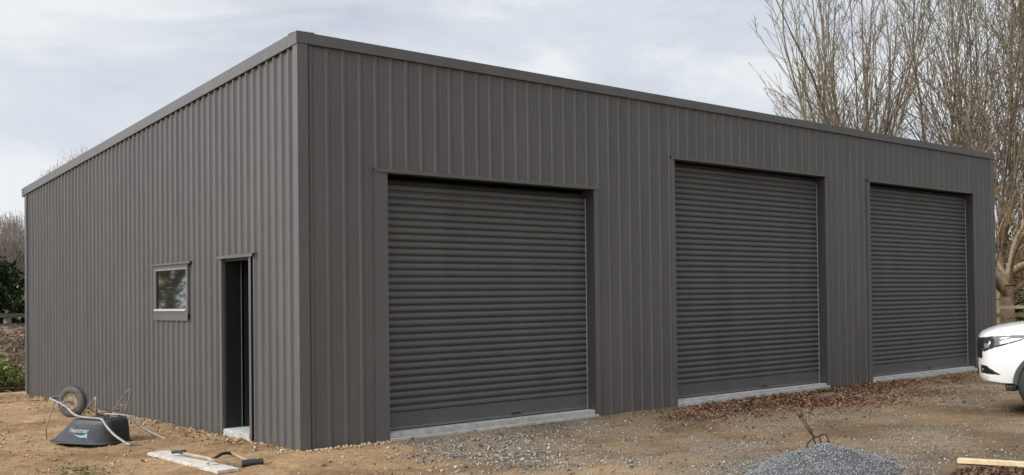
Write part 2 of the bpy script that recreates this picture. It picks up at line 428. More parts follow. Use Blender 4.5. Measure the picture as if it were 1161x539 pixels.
b = N['Principled BSDF']; b.inputs['Roughness'].default_value = .95; b.inputs['Specular IOR Level'].default_value = .2
tc = N.new('ShaderNodeTexCoord')
def noise(scale, det=6, rough=.6, vec=None):
    n = N.new('ShaderNodeTexNoise'); n.inputs['Scale'].default_value = scale; n.inputs['Detail'].default_value = det; n.inputs['Roughness'].default_value = rough
    Lk.new(vec or tc.outputs['Object'], n.inputs['Vector']); return n.outputs['Fac']
def ramp(fac, stops):
    r = N.new('ShaderNodeValToRGB'); cr = r.color_ramp
    while len(cr.elements) < len(stops): cr.elements.new(.5)
    for e, (p, c) in zip(cr.elements, stops): e.position = p; e.color = (*c, 1) if len(c) == 3 else c
    Lk.new(fac, r.inputs['Fac']); return r.outputs['Color']
def mix(fac, a, b_, mode='MIX'):
    m = N.new('ShaderNodeMixRGB'); m.blend_type = mode
    for i, q in ((0, fac), (1, a), (2, b_)):
        if isinstance(q, (int, float)): m.inputs[i].default_value = q
        elif isinstance(q, tuple): m.inputs[i].default_value = (*q, 1)
        else: Lk.new(q, m.inputs[i])
    return m.outputs[0]
sandc = ramp(noise(1.7, 8, .7), [(.3, (.33, .22, .125)), (.5, (.485, .345, .21)), (.7, (.61, .46, .30))])
sandc = mix(.55, sandc, ramp(noise(14, 8, .75), [(.34, (.16, .095, .05)), (.46, (.44, .30, .165)), (.70, (.74, .57, .37))]))
gravc = ramp(noise(60, 4, .8), [(.38, (.07, .06, .05)), (.5, (.26, .225, .18)), (.62, (.56, .52, .46))])
dirtc = ramp(noise(3.1, 8, .7), [(.3, (.15, .10, .055)), (.55, (.30, .215, .125)), (.75, (.46, .355, .225))])
def att(n_):
    a_ = N.new('ShaderNodeAttribute'); a_.attribute_name = n_; return a_.outputs['Fac']
mg = N.new('ShaderNodeMath'); mg.operation = 'MULTIPLY_ADD'; mg.inputs[1].default_value = 1.0; mg.inputs[2].default_value = -.5
Lk.new(noise(9, 6, .7), mg.inputs[0])
ma = N.new('ShaderNodeMath'); ma.operation = 'ADD'; ma.use_clamp = True; Lk.new(att('gravel'), ma.inputs[0]); Lk.new(mg.outputs[0], ma.inputs[1])
dirtc = mix(.5, dirtc, ramp(noise(30, 6, .8), [(.36, (.09, .06, .04)), (.5, (.28, .215, .14)), (.66, (.55, .47, .36))]))
base = mix(att('yard'), sandc, dirtc)
base = mix(ma.outputs[0], base, gravc)
ll = N.new('ShaderNodeMath'); ll.operation = 'MULTIPLY'; Lk.new(att('leaf'), ll.inputs[0]); ll.inputs[1].default_value = .75
base = mix(ll.outputs[0], base, ramp(noise(25, 6, .8), [(.35, (.07, .035, .022)), (.65, (.24, .125, .075))]))
grass = ramp(noise(.6, 8, .7), [(.3, (.09, .12, .04)), (.7, (.22, .24, .12))])
damp = ramp(noise(.75, 5, .6), [(.40, (.60, .56, .52)), (.56, (1, 1, 1))])
base = mix(.85, base, damp, 'MULTIPLY')
base = mix(1.0, base, (.94, .86, .77), 'MULTIPLY')
base = mix(att('rut'), base, (.13, .095, .06))
base = mix(att('grass'), base, grass)
Lk.new(base, b.inputs['Base Color'])
bp = N.new('ShaderNodeBump'); bp.inputs['Strength'].default_value = 1; bp.inputs['Distance'].default_value = .05
Lk.new(noise(22, 8, .75), bp.inputs['Height']); Lk.new(bp.outputs['Normal'], b.inputs['Normal'])
dist = np.sqrt((X-5)**2+(Y-0)**2)
grassf = np.clip((Y-24)/4, 0, 1)+np.clip((dist-32)/5, 0, 1)
ground = fast_mesh('ground', V, F, gr, smooth=True, cols={
    'gravel': (gravelness(X, Y)*np.clip(1-(dist-20)/10, 0, 1)).ravel(), 'leaf': leafness(X, Y).ravel(), 'rut': (.42*rutness(X, Y)).ravel(),
    'yard': np.clip((X-1.6)/1.6, 0, 1).ravel(), 'grass': np.clip(grassf, 0, 1).ravel()})
tag(ground, kind='structure')

# ------------------------------------------------------------------ loose stones
OCT = np.array([(1,0,0),(0,1,0),(-1,0,0),(0,-1,0),(0,0,1),(0,0,-1)], float)
OF = np.array([(0,1,4),(1,2,4),(2,3,4),(3,0,4),(1,0,5),(2,1,5),(3,2,5),(0,3,5)])
def stones(P, S, rng=RNG):
    n = len(P); T = OCT[None]*(.65+.55*rng.random((n, 6, 1))) + .25*(rng.random((n, 6, 3))-.5)
    T[:, :, 2] *= .7; T[:, :, 1] *= .8
    A = rng.random(n)*2*PI; c, s = np.cos(A)[:, None], np.sin(A)[:, None]
    B = (rng.random(n)-.5)*1.6; cb, sb = np.cos(B)[:, None], np.sin(B)[:, None]
    x = T[:, :, 0]*cb - T[:, :, 2]*sb; z = T[:, :, 0]*sb + T[:, :, 2]*cb; y = T[:, :, 1]
    T = np.stack([x*c-y*s, x*s+y*c, z], 2)*S[:, None, None] + P[:, None]
    return T.reshape(-1, 3), (OF[None]+6*np.arange(n)[:, None, None]).reshape(-1, 3), np.repeat(rng.random(n), 6)
N0 = 240000
px = RNG.uniform(-2.8, 11, N0); py = RNG.uniform(-8, 4.5, N0)
keep = RNG.random(N0) < (gravelness(px, py)**1.6*.42+.012)
keep &= ~((px > -.03) & (py > -.08)) & ((px-py > .2) | (RNG.random(N0) < .4))
keep &= (px*.70+py*.71) > -4.3
px, py = px[keep], py[keep]
S = (.006+.015*RNG.random(len(px))**2.4)*(1+.55*np.exp(-(((px-1.35)/1.1)**2+((py+2.0)/1.5)**2)))
pz = soil_h(px, py)+S*.25
V, F, R = stones(np.stack([px, py, pz], 1), S)
M['stone'] = attr_mat('stones', 'rnd', [(.06,.055,.05), (.16,.145,.125), (.25,.23,.20), (.36,.315,.255), (.17,.135,.10), (.52,.49,.45)], .9)
tag(fast_mesh('loose_gravel', V, F, M['stone'], cols={'rnd': R}), 'grey crushed gravel scattered over the yard in front of the roller doors', 'gravel', kind='stuff')
# clods of sandy soil on the left and rubble along the wall base
n = 4500; px = RNG.uniform(-3.2, 1.2, n); py = RNG.uniform(-3, 13.5, n)
k = (~((px > -.03) & (py > -.03))) & (px+py*.1 > -3.5); px, py = px[k], py[k]; S = .005+.024*RNG.random(len(px))**5
a1 = (px, py, S)
n = 1100; py = RNG.uniform(-.1, 11.6, n); px = -.05-np.abs(RNG.normal(0, .10, n)); S = .006+.026*RNG.random(n)**4
a2 = (px, py, S)
n = 260; px = RNG.uniform(-.1, 1.0, n); py = -.06-np.abs(RNG.normal(0, .08, n)); S = .008+.025*RNG.random(n)**3
a3 = (px, py, S)
px, py, S = [np.concatenate(q) for q in zip(a1, a2, a3)]
V, F, R = stones(np.stack([px, py, soil_h(px, py)+S*.3], 1), S)
M['clod'] = attr_mat('clods', 'rnd', [(.24,.155,.08), (.46,.32,.18), (.56,.42,.26), (.40,.27,.15), (.54,.48,.40)], .95)
tag(fast_mesh('soil_clods', V, F, M['clod'], cols={'rnd': R}), 'lumps of sandy soil and rubble strewn along the side wall', 'soil clods', kind='stuff')

# ------------------------------------------------------------------ leaf litter
def leaves(P, S, rng=RNG, lift=1.0):
    n = len(P); A = rng.random(n)*2*PI; t = rng.normal(0, .55, n); u = rng.normal(0, .45, n)
    c, s = np.cos(A), np.sin(A)
    ex = np.stack([c, s, np.sin(t)*lift], 1); ey = np.stack([-s, c, np.sin(u)*lift], 1)
    ez = np.array([0, 0, 1.])[None]
    a = P - ex*S[:, None]; b_ = P + ey*S[:, None]*.55 + ez*S[:, None]*.35; c_ = P + ex*S[:, None]; d = P - ey*S[:, None]*.55 + ez*S[:, None]*.25
    V = np.stack([a, b_, c_, d], 1).reshape(-1, 3); F = np.arange(4*n).reshape(-1, 4)
    F = np.concatenate([F[:, [0, 1, 2]], F[:, [0, 2, 3]]]); return V, F, np.repeat(rng.random(n), 4)
N0 = 90000; px = RNG.uniform(3.8, 15, N0); py = RNG.uniform(-3.2, -.06, N0)
k = RNG.random(N0) < leafness(px, py)**1.4*.58+.010; px, py = px[k], py[k]
N1 = 520; qy = RNG.uniform(.4, 11.5, N1); qx = -.06-np.abs(RNG.normal(0, .22, N1))
N2 = 900; wx = RNG.uniform(-3, 6, N2); wy = RNG.uniform(-6, 6, N2); k2 = ~((wx > -.05) & (wy > -.05)); wx, wy = wx[k2], wy[k2]
px = np.concatenate([px, qx, wx]); py = np.concatenate([py, qy, wy]); S = .010+.024*RNG.random(len(px))**1.5
V, F, R = leaves(np.stack([px, py, soil_h(px, py)+.006+.012*RNG.random(len(px))], 1), S)
M['leaf'] = attr_mat('dead_leaves', 'rnd', [(.06,.03,.022), (.155,.075,.045), (.25,.13,.075), (.11,.055,.038), (.36,.25,.155)], .8)
tag(fast_mesh('leaf_litter', V, F, M['leaf'], cols={'rnd': R}), 'red brown dead leaves drifted on the ground before the roller doors', 'leaves', kind='stuff')

# ------------------------------------------------------------------ gravel pile
PX, PY = 2.88, -5.06
pile = empty('gravel_pile', (PX, PY, 0), label='low heap of blue grey gravel at the bottom edge with a fork in it', cat='gravel pile')
def pile_h(x, y):
    dx, dy = x-PX, y-PY; an = np.arctan2(dy, dx); rr = np.hypot(dx, dy)/(.84+.12*np.sin(an*2+1)+.06*np.sin(an*5))
    return .235*np.clip(1-rr**1.5, 0, 1)**1.25*(rr < 1)+.022*fbm(x*4.5, y*4.5, 4)*(rr < 1)*np.clip(3-3*rr, 0, 1)
n = 90; r_ = np.linspace(-1.15, 1.15, n); GX, GY = np.meshgrid(PX+r_, PY+r_)
hz = pile_h(GX, GY); sh = soil_h(GX, GY); GZ = np.where(hz > .004, sh+hz, sh-.03)
I = (np.arange(n-1)[:, None]*n+np.arange(n-1)[None, :]).ravel(); F = np.stack([I, I+1, I+1+n, I+n], 1)
core = fast_mesh('heap', np.stack([GX.ravel()-PX, GY.ravel()-PY, GZ.ravel()], 1), F, mat('heap_fines', (.07,.07,.075), .95, 0, .35, 60, .8, 90), pile, True)
N0 = 26000; A = RNG.random(N0)*2*PI; rr = 1.15*np.sqrt(RNG.random(N0)); px, py = PX+rr*np.cos(A), PY+rr*np.sin(A)
h = pile_h(px, py); k = (h > .01) | (RNG.random(N0) < .18); px, py, h = px[k], py[k], h[k]; S = .0055+.009*RNG.random(len(px))**1.8
V, F, R = stones(np.stack([px-PX, py-PY, soil_h(px, py)+h+S*.2], 1), S)
M['bluestone'] = attr_mat('blue_stones', 'rnd', [(.06,.06,.063), (.14,.142,.147), (.23,.23,.232), (.11,.11,.112), (.38,.38,.375), (.19,.18,.17)], .85)
tag(fast_mesh('stones', V, F, M['bluestone'], pile, cols={'rnd': R}), kind='stuff')

# ------------------------------------------------------------------ fork stuck in the pile
VR = Vector((.689, -.725, 0)); VF = Vector((.725, .689, 0)); UP = Vector((0, 0, 1))
fk = empty('digging_fork', (2.90, -4.93, 0), label='rusty four tined garden fork with short shaft stuck in the gravel heap', cat='fork')
NK = Vector((0, 0, .245))
def FP(r, u, d=0): return tuple(NK + VR*r + UP*u + VF*d)
M['rust'] = mat('dark_rusty_steel', (.055, .032, .020), .75, .3, .4, 30)
M['oldwood'] = mat('weathered_shaft', (.075, .05, .032), .8, 0, .35, 30)
fw = MB()
fw.sweep(smoothpath([FP(-.062, -.045), FP(-.03, -.018), FP(.0, .0), FP(.045, .018), FP(.085, .036)], 3), .0085, 6)
for top, mid_, end in (((-.062, -.045), (-.075, -.075), (-.11, -.19)), ((-.012, -.008), (.005, -.05), (.035, -.20)), ((.035, .013), (.062, -.035), (.10, -.20)), ((.082, .036), (.125, .005), (.185, -.19))):
    fw.sweep(smoothpath([FP(*top), FP(*mid_, -.01), FP(*end, -.05)], 5), [.0085]*7+[.006]*4, 6)
fw.sweep([FP(0, 0), FP(-.03, .05, .03)], .013, 8)
fw.build('tines', M['rust'], fk, smooth=True)
fw = MB(); fw.sweep([FP(-.025, .04, .025), FP(-.08, .13, .07), FP(-.125, .205, .11)], [.018, .018, .019], 8); fw.sweep([FP(-.118, .195, .104), FP(-.145, .24, .125)], [.026, .028], 8)
fw.build('shaft', M['oldwood'], fk, smooth=True)

# ------------------------------------------------------------------ wheelbarrow, upside down
wb = empty('wheelbarrow', (-1.156, 3.075, -.022), rad(119.7), label='upturned wheelbarrow with black tub lying beside the shed wall', cat='wheelbarrow')
wb.scale = (.8716,)*3; wb.rotation_euler.y = -.030
M['tub'] = mat('black_plastic_tub', (.018, .022, .027), .5, 0, .25, 9, .15, 60, col2=(.036, .041, .046))
M['tube'] = mat('silver_grey_tube', (.27, .25, .225), .5, .3, .35, 25)
M['tubeR'] = mat('rusty_brace', (.25, .20, .15), .65, .2, .35, 30)
def sring(cx, hl, hw, z, e, n=64, taper=0):
    out = []
    for k in range(n):
        a_ = 2*PI*k/n; c, s = math.cos(a_), math.sin(a_)
        x = math.copysign(abs(c)**(2/e), c); y = math.copysign(abs(s)**(2/e), s)
        out.append((cx+hl*x, hw*y*(1+taper*x), z))
    return out
t_ = MB()
t_.loft([sring(.115, .535, .315, -.004, 3.2, taper=.06), sring(.115, .545, .325, .006, 3.2, taper=.06), sring(.115, .542, .320, .022, 3.2, taper=.06), sring(.108, .505, .288, .024, 3.2, taper=.06),
         sring(.098, .495, .28, .05, 3.3, taper=.05), sring(.045, .425, .262, .15, 3.6, taper=.04), sring(-.005, .355, .24, .26, 4, taper=.03), sring(-.028, .32, .222, .315, 4), sring(-.032, .30, .205, .332, 4), sring(-.032, .15, .10, .338, 4)],
        cap0=False)
t_.loft([sring(.115, .525, .305, -.004, 3.2, taper=.06), sring(.095, .485, .27, .05, 3.3, taper=.05), sring(-.007, .345, .23, .26, 4), sring(-.032, .29, .195, .322, 4)], cap0=False)
tub = t_.build('tub', M['tub'], wb, smooth=True, auto=50)
# word mark and swoosh on the near side of the tub
M['print'] = mat('white_print', (.62, .66, .70), .5); M['printb'] = mat('pale_blue_print', (.22, .42, .52), .5)
pA, pB = Vector((.10, .287, .05)), Vector((.02, .2435, .26))        # lower (rim) and upper (base) points of the near side
vup = (pB-pA).normalized(); vright = Vector((-1, -.03, 0)).normalized(); vn = vright.cross(vup).normalized()
vup = vn.cross(vright).normalized()
fc = bpy.data.curves.new('wordmark', 'FONT'); fc.body = 'Hummer'; fc.size = .088; fc.shear = .35; fc.offset = .0022; fc.extrude = .0008; fc.align_x = 'CENTER'
tmp = bpy.data.objects.new('tmp', fc); COL.objects.link(tmp); bpy.context.view_layer.update()
me = bpy.data.meshes.new_from_object(tmp.evaluated_get(bpy.context.evaluated_depsgraph_get())); bpy.data.objects.remove(tmp)
lc = pA.lerp(pB, .50) + vn*.012 + vright*-.03
lm = Matrix((( vright.x, vup.x, vn.x, lc.x), (vright.y, vup.y, vn.y, lc.y), (vright.z, vup.z, vn.z, lc.z), (0,0,0,1)))
def ontub(o, gap=.0035):
    """lay a flat print on the curved tub side: project each point along -vn"""
    from mathutils.bvhtree import BVHTree
    bt = BVHTree.FromPolygons([v.co for v in tub.data.vertices], [tuple(p.vertices) for p in tub.data.polygons])
    for v in o.data.vertices:
        q = lm @ v.co; hit = bt.ray_cast(q + vn*.2, -vn)
        v.co = hit[0]+vn*(gap) if hit[0] is not None else q
me.materials.clear(); me.materials.append(M['print'])
wm = bpy.data.objects.new('wordmark', me); COL.objects.link(wm); wm.parent = tub; ontub(wm)
sw = MB(); top = []; bot = []
for k in range(13):
    q = k/12; top.append((-.09+.22*q, -.022-.018*math.sin(q*PI*.8), 0)); bot.append((-.09+.22*q, -.024-.055*math.sin(q*PI*.8)*(.4+.6*q), 0))
for k in range(12): sw.add([top[k], top[k+1], bot[k+1], bot[k]], [(0,1,2,3)])
sw.add([(.10,-.03,0), (.165,-.005,0), (.15,-.035,0), (.165,-.075,0), (.10,-.05,0)], [(0,1,2,3,4)])
so = sw.build('swoosh', M['printb'], tub); ontub(so)
# bent tube frame looping round the wheel
near = [(-.90,.315,.030), (-.80,.31,.042), (-.66,.295,.095), (-.52,.275,.16), (-.38,.245,.25), (-.28,.225,.335), (-.20,.215,.356), (.0,.20,.357), (.16,.185,.365), (.27,.17,.395), (.36,.16,.455), (.46,.155,.51), (.60,.15,.555), (.72,.12,.585)]
mid = [(.765,.06,.59), (.765,-.06,.59)]
path = smoothpath(near + mid + [(x, -y, z) for x, y, z in near[::-1]], 4)
f = MB(); f.sweep(path, .0175, 10); frame = f.build('frame', M['tube'], wb, smooth=True, auto=60)
for s in (1, -1):
    f = MB(); f.sweep(smoothpath([(-.84, .312*s, .038), (-.92,.316*s,.029), (-1.03,.32*s,.020)], 4), [.022]*4+[.023]*5, 10)
    f.build('grip', M['grip'], wb, smooth=True, auto=50)
# stand: two bent legs with their braces and a cross rod
def leg(s):
    f = MB()
    f.sweep(smoothpath([(.02,.20*s,.365), (-.12,.20*s,.52), (-.285,.20*s,.715), (-.315,.20*s,.725), (-.325,.20*s,.70), (-.29,.20*s,.54), (-.22,.205*s,.375)], 4), .0095, 8)
    return f.build('leg', M['tubeR'] if s < 0 else M['tube'], wb, smooth=True)
leg(-1)
f = MB(); f.sweep([(-.15,.20,.36), (-.13,.20,.655)], .013, 8); f.sweep([(.13,.19,.37), (-.125,.20,.645)], .009, 8); f.build('leg', M['tubeR'], wb, smooth=True)
f = MB(); f.sweep([(-.10,-.2,.50), (-.29,-.2,.50)], .007, 6); f.sweep([(-.14,.2,.42), (-.14,-.2,.42)], .008, 6); f.build('stand_rod', M['tubeR'], wb, smooth=True)
f = MB(); f.sweep([(.62,.15,.56), (.66,.24,.20), (.62,.27,.04)], .008, 8); f.build('nose_strut', M['tubeR'], wb, smooth=True)
# cross bearers under the tub with bolts
f = MB(); f.box(.12,.17,-.19,.19,.339,.352); f.box(-.24,-.19,-.2,.2,.339,.352); f.build('bearer', M['tubeR'], wb)
for (x, y) in ((.145,.12),(.145,-.12),(-.215,.12),(-.215,-.12),(-.1,-.05)):
    f = MB(); f.sweep([(x,y,.338),(x,y,.372)], [.02,.014], 8); f.build('bolt', M['grip'], wb)
# wheel, leaning slightly
wc = Vector((.47, 0, .545))
f = MB(); prof = []
for k in range(16):
    a_ = 2*PI*k/16; prof.append((.170+.056*math.cos(a_), .050*math.sin(a_)))
rings = []
for k in range(40):
    A_ = 2*PI*k/40; rings.append([(wc.x+r*math.cos(A_), wc.y+y, wc.z+r*math.sin(A_)) for r, y in prof])
f.loft(rings+[rings[0]], cap0=False, cap1=False)
for k in range(40):                                    # tread lugs
    A_ = 2*PI*(k+.5)/40
    for s in (-1, 1):
        c_ = Vector((wc.x+.2235*math.cos(A_), s*.020, wc.z+.2235*math.sin(A_)))
        er = Vector((math.cos(A_), 0, math.sin(A_))); et = Vector((-math.sin(A_), 0, math.cos(A_)))
        f.obox(c_, er*.005, et*.009, Vector((0, .014, 0)))
wheel = f.build('wheel', mat('dusty_tyre', (.10,.096,.088), .9, 0, .3, 30), wb, smooth=True, auto=45)
f = MB(); prof = [(.112,.03),(.122,.034),(.122,-.034),(.112,-.03),(.085,-.012),(.04,-.016),(.03,-.03),(.012,-.03),(.012,.03),(.03,.03),(.04,.016),(.085,.012)]
rings = [[(wc.x+r*math.cos(2*PI*k/28), y, wc.z+r*math.sin(2*PI*k/28)) for r, y in prof] for k in range(28)]
f.loft(rings+[rings[0]], cap0=False, cap1=False); f.build('rim', mat('rusty_cream_rim', (.34,.27,.19), .7, 0, .3, 25, col2=(.20,.12,.07)), wheel, smooth=True, auto=40)
f = MB(); f.sweep([(wc.x, -.17, wc.z), (wc.x, .17, wc.z)], .011, 10); f.build('axle', M['tubeR'], wb, smooth=True)
for s in (1, -1):
    f = MB(); f.obox((wc.x, .155*s, wc.z-.02), (.03,0,0), (0,.006,0), (0,0,.035)); f.build('bracket', M['tubeR'], wb)

# ------------------------------------------------------------------ board, shovel, mallet, bar, plank
bd = empty('timber_board', (-1.03, .40, 0), label='flat weathered whitish board lying on the sand by the upturned wheelbarrow', cat='board')
M['oldboard'] = mat('weathered_board', (.50, .46, .40), .85, 0, .25, 12, .4, 60)
f = MB(); ang = 0
L0, L1 = Vector((-1.14, 1.36, 0)), Vector((-1.12, -.62, 0)); dv = (L1-L0).normalized(); pv = Vector((-dv.y, dv.x, 0))
zb = -.035
for k, (s0, s1) in enumerate(((0, .74), (.752, 1.52), (1.532, 1.98))):
    f = MB(); c_ = L0 + dv*((s0+s1)/2) + pv*.10 - Vector(bd.location); c_.z = zb+.018
    f.obox(c_, dv*((s1-s0)/2), pv*.105, (0,0,.018))
    f.build('plank', M['oldboard'], bd, bevel=.006)
for s0 in (.746, 1.526):
    f = MB(); c_ = L0+dv*s0+pv*.10-Vector(bd.location); c_.z = zb+.014; f.obox(c_, dv*.0085, pv*.10, (0,0,.018))
    f.build('batten_gap', M['dark'], bd)

sv = empty('shovel', (-.95, .25, 0), label='shovel with black handle grip and grey dusty blade lying across the board', cat='shovel')
def rel(o, p): return tuple(Vector(p)-Vector(o.location))
f = MB(); f.sweep([rel(sv, q) for q in ((-1.00, .66, .035), (-.945, .12, .03), (-.925, -.02, .0))], [.016, .016, .018], 10); f.build('shaft', mat('shovel_shaft', (.40, .30, .20), .7, 0, .25, 20), sv, smooth=True)
f = MB(); f.sweep(smoothpath([rel(sv, q) for q in ((-1.0,.66,.035), (-1.03,.75,.05), (-1.06,.82,.04))], 3), .017, 8)
f.sweep(smoothpath([rel(sv, q) for q in ((-1.0,.66,.035), (-.965,.75,.05), (-.94,.82,.04), (-1.06,.82,.04))], 3), .014, 8); f.build('grip', M['grip'], sv, smooth=True)
f = MB(); nb = 7; rings = []
for i in range(9):
    q = i/8; wd = .105*(1 if q < .6 else math.sqrt(max(0.02, 1-((q-.6)/.42)**2))) if q > .08 else .07+.4*q
    c_ = Vector((-.925, -.03, -.015)).lerp(Vector((-.99, -.52, -.030)), q); ring_ = []
    for j in range(nb):
        w_ = (j/(nb-1)-.5)*2; ring_.append(c_+Vector((wd*w_, -.0, .028*w_*w_-.006))-Vector(sv.location))
    rings.append(ring_)
f.loft(rings, False, False, closed=False); bl = f.build('blade', mat('dusty_blade', (.21,.19,.17), .6, .3, .3, 18), sv, smooth=True)
sm_ = bl.modifiers.new('s', 'SOLIDIFY'); sm_.thickness = .004

ml = empty('rubber_mallet', (-.66, -.15, 0), label='black headed mallet with wooden handle lying near the doorway', cat='mallet')
f = MB(); f.sweep([rel(ml, q) for q in ((-.60,.38,.02), (-.66,.0,.015), (-.715,-.38,.012))], [.014, .015, .017], 10); f.build('handle', mat('mallet_handle', (.36,.25,.18), .7, 0, .25, 25), ml, smooth=True)
f = MB(); dh = Vector((.62, -.16, 0)).normalized()
c_ = Vector((-.725, -.47, .012)); f.sweep([tuple(c_-dh*.10-Vector(ml.location)), tuple(c_-dh*.095-Vector(ml.location)), tuple(c_+dh*.095-Vector(ml.location)), tuple(c_+dh*.10-Vector(ml.location))], [.034,.04,.04,.034], 14)
f.build('head', M['grip'], ml, smooth=True, auto=40)

cb = empty('pry_bar', (-.72, .38, 0), label='short black steel bar lying between the shovel and the mallet', cat='steel bar')
f = MB(); f.sweep(smoothpath([rel(cb, q) for q in ((-.86,.28,-.02), (-.78,.34,.0), (-.70,.40,.02), (-.63,.43,.018), (-.58,.42,-.0))], 4), .017, 8)
f.build('bar', M['grip'], cb, smooth=True)

pk = empty('timber_plank', (4.05, -6.2, 0), label='pale new timber plank lying at the lower right edge of the yard', cat='plank')
f = MB(); A0, A1 = Vector((3.955,-5.90,0)), Vector((4.36,-7.25,0)); dv = (A1-A0).normalized(); pv = Vector((-dv.y, dv.x, 0))
f.obox((A0+A1)/2+Vector((0,0,-.012))-Vector(pk.location), dv*((A1-A0).length/2), pv*.045, (0,0,.022)); f.build('plank', M['timber'], pk, bevel=.003)

# mulch heap at the lower right edge
N0 = 2600; an = RNG.random(N0)*2*PI; rr = np.sqrt(RNG.random(N0)); px = 3.55+.42*rr*np.cos(an); py = -6.55+.42*rr*np.sin(an); S = .012+.02*RNG.random(N0)
V, F, R = leaves(np.stack([px, py, soil_h(px, py)+.09*(1-rr**2)*RNG.random(N0)**.4], 1), S)
tag(fast_mesh('bark_mulch', V, F, attr_mat('mulch', 'rnd', [(.05,.03,.02),(.13,.075,.045),(.20,.12,.07),(.08,.045,.03)], .9), cols={'rnd': R}), 'small patch of dark brown bark chips in front of the pale plank', 'bark chips', kind='stuff')

# ------------------------------------------------------------------ pickup truck
HD = rad(120)
car = empty('pickup_truck', (8.335, -3.60, 0), HD, label='white pickup truck with its nose showing at the right edge', cat='pickup truck')
M['paint'] = mat('white_car_paint', (.80, .80, .79), .25, 0, 0, coat=.6)
M['cglass'] = mat('car_glass', (.012, .014, .016), .05, 0, spec=.8)
M['cblack'] = mat('black_trim', (.014, .014, .015), .45)
M['chrome'] = mat('chrome', (.7,.7,.72), .12, 1)
# lower body: stations along the length (x from nose 0 to tail -5.25), half-section points (y, z)
def interp(tab, x):
    for (x0, v0), (x1, v1) in zip(tab[:-1], tab[1:]):
        if x1 <= x <= x0: t = (x-x0)/(x1-x0); return v0+(v1-v0)*t
    return tab[0][1] if x > tab[0][0] else tab[-1][1]
HW = [(0.0,.40),(-.02,.52),(-.06,.66),(-.13,.79),(-.24,.87),(-.40,.915),(-.7,.925),(-4.9,.925),(-5.15,.90),(-5.25,.84)]
TOP = [(0.0,.985),(-.02,1.03),(-.06,1.07),(-.14,1.108),(-.30,1.158),(-.6,1.205),(-1.0,1.225),(-1.35,1.215),(-3.3,1.21),(-5.25,1.20)]
BOT = [(0.0,.50),(-.03,.44),(-.10,.40),(-.3,.375),(-.6,.36),(-4.7,.38),(-5.0,.48),(-5.25,.55)]
def bodysec(x):
    w, t, b_ = interp(HW, x), interp(TOP, x), interp(BOT, x)
    hs = t-b_
    half = [(0, b_), (w*.80, b_), (w*.95, b_+.04), (w*.985, b_+.14*hs/.8), (w, b_+.42*hs), (w*.995, b_+.64*hs), (w*.975, b_+.80*hs), (w*.93, b_+.915*hs), (w*.82, b_+.975*hs), (w*.5, t+.012), (0, t+.018)]
    return half
xs = [0,-.012,-.03,-.06,-.10,-.15,-.22,-.30,-.40,-.5,-.62,-.75,-.9,-1.05,-1.2,-1.35,-1.6,-2,-2.5,-3,-3.4,-3.8,-4.2,-4.6,-4.9,-5.1,-5.2,-5.25]
rings = []
for x in xs:
    hsec = bodysec(x); rings.append([(x, y, z) for y, z in hsec]+[(x, -y, z) for y, z in hsec[::-1][1:-1]])
f = MB(); f.loft(rings); body = f.build('body', M['paint'], car, smooth=True, auto=50)
def boolean(o, cutter, op='DIFFERENCE'):
    m = o.modifiers.new('x', 'BOOLEAN'); m.operation = op; m.object = cutter; m.solver = 'EXACT'
    bpy.context.view_layer.update()
    me = bpy.data.meshes.new_from_object(o.evaluated_get(bpy.context.evaluated_depsgraph_get()))
    o.modifiers.clear(); old = o.data; o.data = me; bpy.data.objects.remove(cutter)
WX = (-.90, -4.05); WR = .38
for wx in WX:
    for s in (1, -1):
        c_ = MB(); c_.sweep([(wx, s*.62, .40), (wx, s*1.1, .40)], .445, 36)
        cu = c_.build('cut', M['cblack'], car); boolean(body, cu)
# fog recess and grille opening
c_ = MB(); c_.box(-.30, .10, .50, 1.0, .535, .655); cu = c_.build('cut', M['cblack'], car)
cu.data.transform(Matrix.Translation((0,0,0)))
bpy.data.objects.remove(cu)
body.data.polygons.foreach_set('use_smooth', [True]*len(body.data.polygons)); body.data.set_sharp_from_angle(angle=rad(42))
for s in (1, -1):                                     # dark wheel-arch liners
    for wx in WX:
        f = MB(); pr = []
        for k in range(25):
            a_ = PI*k/24*1.16-.25; pr.append((wx+.452*math.cos(a_), .40+.452*math.sin(a_)))
        f.loft([[(x, s*.60, z) for x, z in pr], [(x, s*.915, z) for x, z in pr]], False, False, closed=False)
        f.add([(x, s*.6, z) for x, z in pr], [tuple(range(25))])
        f.build('arch_liner', M['cblack'], car, smooth=True)
# patches that lie on the skin: outline in (x along side, z) mapped to the body surface
from mathutils.bvhtree import BVHTree
bt = BVHTree.FromPolygons([v.co for v in body.data.vertices], [tuple(p.vertices) for p in body.data.polygons])
def wrap_patch(name, outline, m, s, off=.004, parent=None, ny_=10, depth=.012):
    """outline: points (a, z); a = direction angle round the nose corner. A ray from the car's core finds the skin."""
    core = Vector((-.75, s*.12, 0)); n = len(outline); vin = []; vout = []
    cen = (sum(p[0] for p in outline)/n, sum(p[1] for p in outline)/n)
    rings_ = []
    for q in (1, .75, .5, .25, 0.02):
        r_ = []
        for (a_, z) in outline:
            aa = cen[0]+(a_-cen[0])*q; zz = cen[1]+(z-cen[1])*q
            d = Vector((math.cos(rad(aa)), s*math.sin(rad(aa)), 0)); o_ = Vector((core.x, core.y, zz))
            h_ = bt.ray_cast(o_+d*2.5, -d); p_ = h_[0] if h_[0] is not None else o_+d*.7
            r_.append(p_+d*(off if q < 1 else -.004))
        rings_.append(r_)
    f = MB(); f.loft(rings_, cap0=False, cap1=True); return f.build(name, m, parent or car, smooth=True, auto=60)
def dens(pts, k=5):
    out = []
    for a_, b_ in zip(pts, pts[1:]+pts[:1]):
        for i in range(k): out.append((a_[0]+(b_[0]-a_[0])*i/k, a_[1]+(b_[1]-a_[1])*i/k))
    return out
